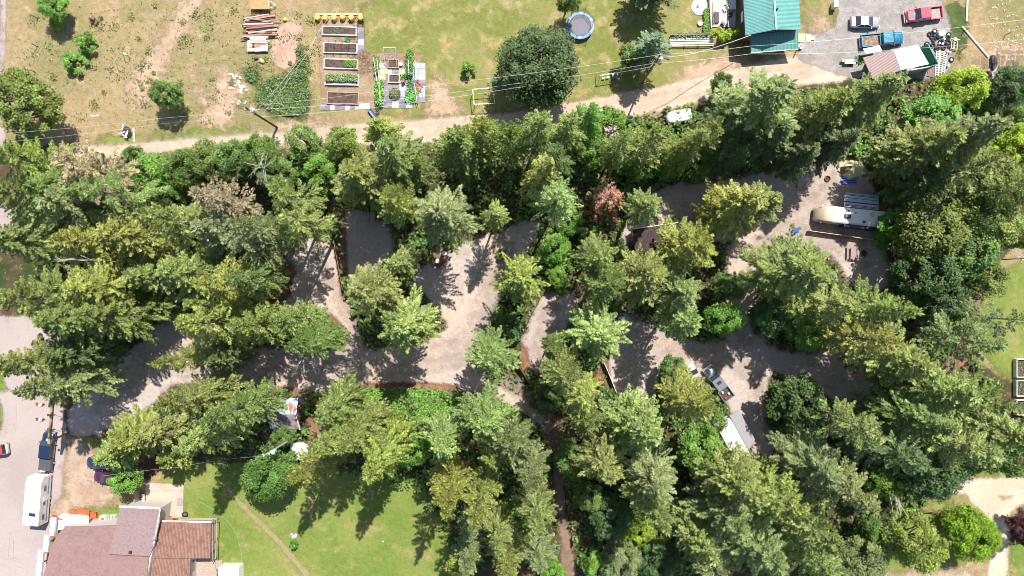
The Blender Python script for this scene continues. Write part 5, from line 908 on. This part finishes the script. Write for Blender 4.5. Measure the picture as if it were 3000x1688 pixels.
pl = thing('round_planter', 'black rounded planter full of small green plants on slab patio', 'planter', (*o(1157, 275, .3).xy, 0)); MB().cyl((0, 0, 0), (0, 0, .5), .85, .92, 20).build('tub', BLACK, pl); MB().cyl((0, 0, .5), (0, 0, .53), .84, .84, 20).build('soil', SOIL, pl); leaves('crops', pl, -.6, .6, -.6, .6, 260, .5, .8, .2, (110, 130, 70), 8)
ar = thing('metal_arch', 'white metal arch frame above the small square bed', 'arch', (*o(1147, 178, 0).xy, 0), R(-2)); l2 = [(-.9, 0, 0), (-.9, 1.3, 2.4), (.9, 1.3, 2.4), (.9, 0, 0)]; M = MB()
for i in range(3): M.bar(l2[i], l2[i+1], .09, .09)
M.bar((-.9, .6, 1.1), (.9, .6, 1.1), .06, .06).bar((-.9, .9, 1.7), (-.4, 1.3, 2.4), .05, .05).bar((.9, .9, 1.7), (.4, 1.3, 2.4), .05, .05).bar((-.9, -1.2, 0), (-.9, 1.3, 2.4), .05, .05).bar((.9, -1.2, 0), (.9, 1.3, 2.4), .05, .05); M.build('frame', WHITE, ar)
for k, X in enumerate((930, 953, 979, 1004, 1029, 1056)):
    e = thing('straw_drum', ['leftmost', 'second', 'third', 'fourth', 'fifth', 'rightmost'][k]+' yellow coiled drum in the row above the raised beds', 'drum', (*o(X, 51-(1 if k == 3 else 0)*2, .7).xy, 0), 0, 'row of yellow drums'); MB().cyl((0, 0, 0), (0, 0, .85), .42, .42, 18).build('body', YEL, e)
    M = MB(); M.ring(0, 0, .86, .33, .07, 18, 6); M.ring(0, 0, .86, .19, .06, 16, 6); M.build('coil', YEL, e)
tag(MB().box(0, 0, .1, 7.2, .2, .18).build('timber_beam', FRESH), 'long pinkish timber beam behind the row of yellow drums', 'beam').location = (*o(993, 43, 0).xy, 0)
PVM = [SLATE, paint('slate_dark', rgb(112, 108, 120), .85, var=.2), CONC, paint('tan_slab', rgb(190, 160, 135), .85, var=.2), paint('blue_grey_slab', rgb(150, 158, 172), .8, var=.15)]
def slab_(X, Y, w_, d_, k, rz=0., lab=''):
    q = o(X, Y, 0); ob = MB().box(0, 0, .03, w_, d_, .06).build('garden_slab', PVM[k]); ob.location = (q.x, q.y, .025); ob.rotation_euler.z = rz; tag(ob, ('grey', 'dark slate', 'pale', 'tan', 'blue grey')[k]+' slab, '+lab, 'paving slab', 'patchwork paving slabs')
for k, c in enumerate((0, 1, 2, 0)): slab_(1057+k*.6, 90+k*17, .95, .9, c, 0., ORDN[k]+' from the top beside the long beds')
for k, c in enumerate((0, 1, 2, 1, 0, 2, 0, 3, 2, 2)): slab_(946+k*14.5, 315-k*.3, .74, .92, c, 0., ORDN[k]+' from left in the row under the lowest bed')
for i in range(7):
    for j in range(8):
        X, Y = 1120+i*19.5, 196+j*16.6
        if (i in (1, 2) and (174 < Y < 205 or 215 < Y < 246)) or (j == 7 and i > 4): continue
        slab_(X+rn.uniform(-.6, .6), Y-3, 1.0, .86, rn.choice((0, 1, 0, 1, 3, 4, 2, 0)), 0., f'{ORDN[i]} column and {ORDN[j]} row of the slab patio')
for k, (X, Y, rx_, ry_, n_, t_, lb) in enumerate(((1103, 190, .35, 1.4, 300, (104, 140, 64), 'upper climbing bean row left of the slab patio'), (1111, 272, .6, 1.9, 900, (110, 160, 60), 'lush lower bean row left of the slab patio'), (1200, 185, .55, 2.0, 700, (96, 140, 64), 'tall leafy row right of the white metal arch'), (1204, 282, .9, .9, 700, (104, 160, 90), 'big leaved squash plant at lower right of the slab patio'), (1186, 223, 1.0, .3, 160, (96, 140, 60), 'low green row between the small square bed and leafy row'), (1201, 250, .35, .8, 240, (84, 120, 60), 'narrow green herb clump above the squash plant'), (1015, 116, .3, .3, 60, (70, 130, 80), 'single green clump above the trellis bed'), (1104, 318, .3, .9, 80, (70, 90, 60), 'thin dark plant above the shiny trough'))):
    leaves('bean_row' if k < 3 else 'garden_plant', None, -rx_, rx_, -ry_, ry_, n_, .1, 1.3 if k < 3 else .6, .26, t_, 20+k, lb, 'plant', 'garden plants', (*o(X, Y, .6).xy, 0))
for k, (a, b) in enumerate((((1094, 170), (1104, 238)), ((1104, 170), (1112, 250)), ((1110, 240), (1114, 296)), ((1196, 176), (1197, 215)), ((1216, 178), (1218, 235)), ((1214, 245), (1222, 300)))):
    p, q = o(*a, 1.2), o(*b, 1.2); ob = MB().bar((0, 0, 1.2), (q.x-p.x, q.y-p.y, 1.2), .07, .06).bar((0, 0, 0), (0, 0, 1.2), .06, .06).bar((q.x-p.x, q.y-p.y, 0), (q.x-p.x, q.y-p.y, 1.2), .06, .06).build('support_rail', OFFW); ob.location = (p.x, p.y, 0)
    tag(ob, ['outer', 'inner', 'lowest', 'short', 'long', 'reddish lower'][k]+' pale plant rail '+('left' if k < 3 else 'right')+' of the slab patio', 'rail', 'plant support rails')
dw = MB()
for k in range(7): a = rn.uniform(1.4, 2.4); x, y = rn.uniform(-.5, .6), rn.uniform(-.8, .8); dw.bar((x, y, .15), (x+math.cos(a)*1.2, y+math.sin(a)*1.2, .35), .14, .12)
tag(dw.build('driftwood', REDW), 'heap of reddish split wood at the right side of slab patio', 'wood').location = (*o(1230, 270, 0).xy, 0)
chair(1181, 238, 2, REDW, 'reddish wooden chair in the middle of the slab patio'); tag(MB().cyl((0, 0, 0), (0, 0, .45), .28, .32, 14).ring(0, 0, .45, .31, .03, 14, 5).build('bucket', paint('pale_green_pail', rgb(185, 200, 180), .5)), 'pale green bucket right of the square arch bed', 'bucket').location = (*o(1174, 188, .3).xy, 0)
# house patio
dk = thing('house_patio', 'pinkish paved patio with low wall left of the green roofed house', 'patio', (*o(2115, 40, 0).xy, 0)); l = loc_of(dk); MB().prism([tuple(l(*p, 0).xy) for p in ((2076, -30), (2156, -30), (2153, 80), (2080, 80))], .02, .18).build('paving', paint('pink_pavers', rgb(190, 170, 168), .85, var=.15), dk)
MB().bar(l(2078, -30, .5), l(2082, 84, .5), .15, 1.0).build('low_wall', OFFW, dk); MB().bar(l(2087, 35, 1.1), l(2092, 72, 1.1), .14, .1).bar(l(2088, 35, 1.1), l(2088, 8, 1.1), .1, .1).build('handrail', REDW, dk)
dsk = thing('stone_disc', 'round pale stone terrace with fire bowl at the top edge lawn', 'terrace', (*o(2050, 20, 0).xy, 0)); s_ = MB().cyl((0, 0, 0), (0, 0, .1), 1.35, 1.35, 28); s_.build('disc', CONC, dsk); MB().cyl((-.35, 0, .1), (-.35, 0, .25), .14, .18, 12).build('bowl', BLACK, dsk)
lo_ = thing('garden_sofa', 'dark cushioned sofa on the pink patio beside reddish rail', 'sofa', (*o(2099, 52, .4).xy, .15), R(90)); MB().box(0, 0, .22, 1.7, .75, .35).build('seat', paint('charcoal_cushion', rgb(75, 78, 82), .8), lo_, bevel=.06); MB().box(0, .38, .5, 1.7, .15, .5).build('backrest', BLACK, lo_, bevel=.04)
for k, (X, Y, rz, m_, lb) in enumerate(((2118, 70, .8, BLACK, 'black patio chair left of the grey lounger at hedge'), (2139, 44, 1.5, BLACK, 'black patio chair in the middle of the pink patio'), (2130, 12, 2.5, paint('sage', rgb(130, 145, 110), .6), 'sage green patio chair beside the glass table'), (2124, 28, 3.6, OFFW, 'pale patio chair below the sage green chair'), (2143, 32, 1.2, paint('sage', rgb(130, 145, 110), .6), 'sage green chair below the glass table'))): chair(X, Y, rz, m_, lb, 'patio chairs')
tag(MB().box(0, 0, .35, 1.0, .8, .1).box(-.45, 0, .6, .08, .8, .5).box(0, 0, .15, .8, .6, .3).build('lounger', paint('grey_lounger', rgb(120, 128, 145), .6)), 'grey lounger above the bright hedge on pink patio', 'lounger').location = (*o(2138, 73, .3).xy, .18)
gtb = thing('patio_table', 'pale glass patio table near the top edge beside green roof', 'table', (*o(2146, 14, .7).xy, .15)); MB().box(0, 0, .72, 1.0, 1.6, .04).build('tabletop', paint('pale_glass', rgb(180, 205, 205), .15), gtb)
for a in (-1, 1):
    for b in (-1, 1): MB().box(a*.42, b*.7, .35, .05, .05, .7).build('leg', BLACK, gtb)
tag(MB().cyl((0, 0, 0), (0, 0, .3), .3, .4, 16).ring(0, 0, .3, .4, .05, 16, 6).build('plastic_tub', paint('salmon_tub', rgb(235, 140, 130), .5)), 'salmon pink tub on lawn left of the pink patio', 'tub').location = (*o(2051, 69, .2).xy, 0)
leaves('flower_border', None, -.5, .5, -1.9, 1.9, 900, .1, .7, .28, (104, 140, 62), 55, 'leafy flower border between lawn and the pink patio', 'flower border', None, (*o(2070, 65, 0).xy, 0))
rkp = thing('slatted_planter', 'long grey slatted rack with netting left of bright hedge', 'planter rack', (*o(2024, 128, 0).xy, 0), R(1)); M = MB()
for k in range(5): M.box(0, .55-k*.26, .55+.05*(k % 2), 6.9, .13, .06)
M.build('slats', OFFW, rkp); MB().box(-.3, 1.15, .5, 6.0, .06, .8).box(-.3, .95, .2, 6.0, .3, .35).build('back_box', WOOD, rkp)
for x in (-3.3, -1.1, 1.1, 3.3): MB().box(x, 0, .4, .08, 1.5, .08).box(x, -.7, .2, .08, .08, .4).build('support', DPOLE, rkp)
leaves('netting_plants', rkp, -3, 2.5, .7, 1.5, 500, .4, .9, .25, (96, 124, 88), 56)
for k, (X, Y, w_, m_, lb) in enumerate(((2349, 112, 1.2, FRESH, 'tan board lying at the porch right corner'), (2366, 113, .8, paint('pale_board', rgb(235, 215, 195), .7), 'pale board between two tan boards by the porch'), (2379, 113, .6, FRESH, 'small tan board farthest right of the porch'))): tag(MB().box(0, 0, .1, w_, 1.3 if k < 2 else .6, .08).build('board', m_), lb, 'board').location = (*o(X, Y, 0).xy, .04)
tag(MB().cyl((0, 0, 0), (0, 0, .5), .35, .4, 14).build('washtub', paint('pale_blue_tub', rgb(170, 195, 230), .4)), 'pale blue tub under the porch roof corner', 'tub').location = (*o(2345, 137, .3).xy, .03)
tag(MB().box(0, 0, .7, .6, .95, 1.4).box(0, 0, 1.42, .64, .99, .04).build('white_cabinet', WHITE), 'upright white cabinet on grass left of the parking gravel', 'cabinet').location = (*o(2445, 16, .7).xy, 0)
gc = thing('garden_cart', 'small cart with white top and blue lid near the brown shed', 'cart', (*o(2488, 182, .4).xy, 0)); MB().box(0, 0, .6, 1.7, .7, .35).build('box', OFFW, gc); MB().box(.75, .1, .82, .45, .4, .1).build('blue_lid', BLUE, gc); MB().box(-1.0, .15, .5, .5, .4, .3).build('tan_box', YEL, gc); wheels(gc, (.2,), .45, .28, RUB)
leaves('pile_plants', None, -.8, .8, -.6, .6, 200, .1, .5, .25, (96, 120, 60), 60, 'small weedy clump with red petals beside the brown shed', 'weeds', None, (*o(2520, 176, 0).xy, 0))
TY = [(423, 252), (452, 148), (500, 118), (495, 205), (487, 265), (528, 300), (600, 290), (650, 235), (643, 186), (655, 152), (570, 230), (540, 172), (612, 262), (685, 418), (668, 268), (480, 178)]; TL = 'single car tyre lying apart left of the tyre heap|tyre at the upper left corner of the tyre heap|topmost tyre of the heap|tyre left of the white cabinet in the heap|tyre at the left side of the heap|lowest tyre of the heap above the ladders|tyre at the heap bottom right|big tyre on the right side of the heap|tyre right of the white box on the heap|upper right tyre of the heap|tyre in the middle of the heap|tyre half under the left upper tyre|small tyre near the heap centre right|lone tyre right of the ladders|tyre at the right rim of the heap|tyre tucked at the upper left of the heap'.split('|')
for k, (x, y) in enumerate(TY):
    e = thing('old_tyre', TL[k], 'tyre', (*o(2600+x/3.64, 60+y/3.64, .2).xy, .03+.16*(k % 3 == 2)+.12*(k in (10, 12))), 0, 'heap of old tyres'); M = MB(); M.ring(0, 0, .13, .29, .13, 20, 8); M.build('tread', RUB, e)
    if k in (0, 9, 13, 2, 6): MB().cyl((0, 0, .06), (0, 0, .16), .17, .17, 14).build('hub', RUST if k == 6 else GALV, e)
e = thing('white_cabinet', 'white and blue cabinet lying on the tyre heap', 'cabinet', (*o(2759, 99, .5).xy, .2), .2); MB().box(0, 0, .25, .95, .75, .5).build('body', WHITE, e, bevel=.03); MB().box(-.5, 0, .2, .06, .7, .4).build('side', paint('sky_side', rgb(150, 180, 220), .4), e)
for k, (x, y, lb) in enumerate(((717, 205, 'white drum on the heap right of the tyres'), (600, 200, 'pale bucket among the tyres upper middle'), (550, 248, 'white bucket in the tyre heap centre left'), (583, 252, 'white bucket in the tyre heap centre'), (635, 335, 'white bucket below the tyre heap'), (660, 342, 'white bucket touching the ladders top'), (645, 485, 'white bucket right of the ladders'))): tag(MB().cyl((0, 0, 0), (0, 0, .35), .15 if k else .26, .17 if k else .27, 12).ring(0, 0, .35, .16 if k else .26, .02, 12, 5).build('white_bucket', WHITE), lb, 'bucket', 'white buckets on the tyre heap').location = (*o(2600+x/3.64, 60+y/3.64, .3).xy, .2)
fr = thing('open_crate', 'open wooden crate frame with stones right of tyre heap', 'crate', (*o(2795, 131, .3).xy, 0), -.1); M = MB()
for s in (-1, 1): M.box(s*.45, 0, .4, .1, 1.5, .1); M.box(0, s*.72, .4, 1.1, .1, .1)
M.box(0, .78, .5, 1.5, .1, .1); M.build('frame', FRESH, fr)
for k in range(5): MB().blob(.1*(k % 2)-.05, -.5+k*.25, .25, .2, .16, .2, k).build('stone', STONE, fr)
pf = thing('plank_platform', 'brown plank platform left of the ladders', 'platform', (*o(2731, 198, 0).xy, 0), R(-12)); M = MB(); [M.box(-.5+k*.22, 0, .12, .2, 3.1, .12) for k in range(5)]; M.build('planks', paint('brown_planks', rgb(125, 105, 98), .9, var=.3), pf)
for k, (x, L_, lb) in enumerate(((528, 4.0, 'leftmost white wooden ladder lying below the tyre heap'), (577, 3.5, 'middle white wooden ladder below the tyre heap'), (617, 3.3, 'rightmost white wooden ladder below the tyre heap'))):
    e = thing('wooden_ladder', lb, 'ladder', (*o(2600+x/3.64-2*k+1, 60+(455-k*5)/3.64, .3).xy, .28), R(-3-3*k), 'white ladders'); M = MB()
    for s in (-1, 1): M.box(s*.24, 0, 0, .09, L_, .1)
    M.build('side_rails', OFFW, e); r_ = MB(); [r_.box(0, -L_/2+.2+j*.36, .01, .42, .13, .05) for j in range(int((L_-.2)/.36)+1)]; r_.build('rungs', FRESH if k == 1 else OFFW, e)
for a, b, lb in (((2836, -30), (2832, 62), 'white pipe running down from the top edge at right'), ((2819, 77), (2895, 166), 'white pipe slanting across the right meadow')): p, q = o(*a, .2), o(*b, .2); ob = MB().cyl((0, 0, .15), (q.x-p.x, q.y-p.y, .15), .14, .14, 12).cyl((q.x-p.x, q.y-p.y, .15), ((q.x-p.x)*1.004, (q.y-p.y)*1.004, .15), .17, .17, 12).build('white_pipe', WHITE); ob.location = (p.x, p.y, 0); tag(ob, lb, 'pipe', 'white pipes in the meadow')
db = thing('dark_sheeting', 'crumpled black sheeting heap in the right meadow', 'sheeting', (*o(2908, 185, 0).xy, 0)); MB().blob(0, 0, .2, .5, 1.1, .35, 3, 12, 7, .35).build('heap', BLACK, db); MB().box(.35, -1.5, .03, 1.0, 1.9, .05, .05).build('grey_sheet', paint('grey_film', rgb(130, 128, 125), .5), db)
for k, (X, Y) in enumerate(((2822, 92), (2944, 104), (2816, 147), (112, 56), (110, 137), (104, 212))): tag(MB().cyl((0, 0, 0), (0, 0, 1.3), .06, .05, 7).box(0, 0, 1.3, .14, .14, .04).build('fence_post', DPOLE), ['dark stake beside the upper end of the slanting pipe', 'dark stake right of the slanting pipe', 'dark stake right of the wooden crate frame', 'uppermost dark stake in the left meadow', 'middle dark stake in the left meadow', 'lowest dark stake in the left meadow'][k], 'stake', 'lone stakes').location = (*o(X, Y, 0).xy, 0)
for k, (y0, y1) in enumerate(((1052, 1105), (1115, 1160), (1172, 1215))):
    a, b = o(2974, y1, .5), o(3040, y0, .5); c = (a+b)/2; e = thing('garden_pen', ['uppermost', 'middle', 'lowest'][k]+' white framed garden pen at the right edge', 'garden pen', (c.x, c.y, 0), 0, 'white framed garden pens'); w_, d_ = b.x-a.x, b.y-a.y; M = MB()
    for s in (-1, 1): M.box(0, s*d_/2, .5, w_, .1, .9); M.box(s*w_/2, 0, .5, .1, d_-.12, .9)
    M.build('frame', OFFW, e); MB().box(0, 0, .25, w_-.3, d_-.3, .4).build('soil', SOIL, e); leaves('crops', e, -w_/2+.4, w_/2-.4, -d_/2+.3, d_/2-.3, 160, .45, .7, .2, (80, 140, 70), 70+k)
tag(MB().blob(0, 0, .15, .5, .35, .3, 4).blob(.4, .3, .1, .3, .25, .2, 5).blob(-.3, .35, .12, .3, .2, .22, 6).build('rock_cluster', paint('grey_rock', rgb(165, 158, 160), .9, var=.2)), 'grey rocks above the small bright lawn shrub', 'rocks').location = (*o(861, 1572, 0).xy, 0)
tag(MB().blob(0, 0, .1, .18, .12, .1, 4).build('white_bag', WHITE), 'tiny white bag alone on the mown lawn', 'bag').location = (*o(1122, 1586, 0).xy, .03)
hz = [o(x, y, .05) for x, y in ((583, 1470), (600, 1478), (640, 1505), (670, 1530), (695, 1570), (707, 1620), (711, 1670), (711, 1720))]; tag(MB().tube([v for v in hz], .025, 5).build('garden_hose', paint('green_hose', rgb(90, 170, 130), .5)), 'thin green hose curving over the mown lawn beside the annex', 'hose')
tag(MB().cyl((-2.6, 0, .2), (2.6, 0, .2), .2, .13, 9).build('fallen_trunk', paint('pinkish_trunk', rgb(190, 150, 140), .9)), 'pinkish fallen trunk piece at the left of the tin shed', 'log').location = (*o(777, 1162, 0).xy, 0); COL.objects[-1].rotation_euler.z = R(32); COL.objects[-1].scale = (.35, 1, 1)
tag(MB().cyl((0, 0, 0), (.1, .6, 4), .22, .18, 9).build('cut_stump', paint('pinkish_trunk', rgb(190, 150, 140), .9)), 'pale cut stump poking up from bright shrubs below the road bend', 'stump').location = (*o(1492, 1228, 0).xy, 0)
scatter('daisies', [[(2480, -20), (2600, -20), (2600, 170), (2490, 150)]], 120, .1, .22, (235, 235, 225), 'white flowers dotting the right meadow', 'flowers', 31, clump=-.5)
# cracks sealed in the asphalt
ck = MB(); rn = random.Random(9)
for pts in ([(30, 1560), (25, 1630), (60, 1642)], [(38, 1580), (40, 1640)], [(2, 1632), (35, 1640), (60, 1650)], [(47, 1265), (42, 1240), (30, 1270)], [(0, 1655), (28, 1660), (30, 1688)], [(52, 1660), (70, 1668)], [(10, 1640), (50, 1632)], [(80, 1670), (78, 1688)], [(50, 1190), (46, 1240)]):
    P_ = [o(x+rn.uniform(-1, 1), y+rn.uniform(-1, 1), .05) for x, y in pts]
    for a, b in zip(P_, P_[1:]): ck.bar((a.x, a.y, .046), (b.x, b.y, .046), .05, .006)
ck.build('asphalt_cracks', paint('crack_seal', rgb(140, 128, 124), .9))['kind'] = 'structure'
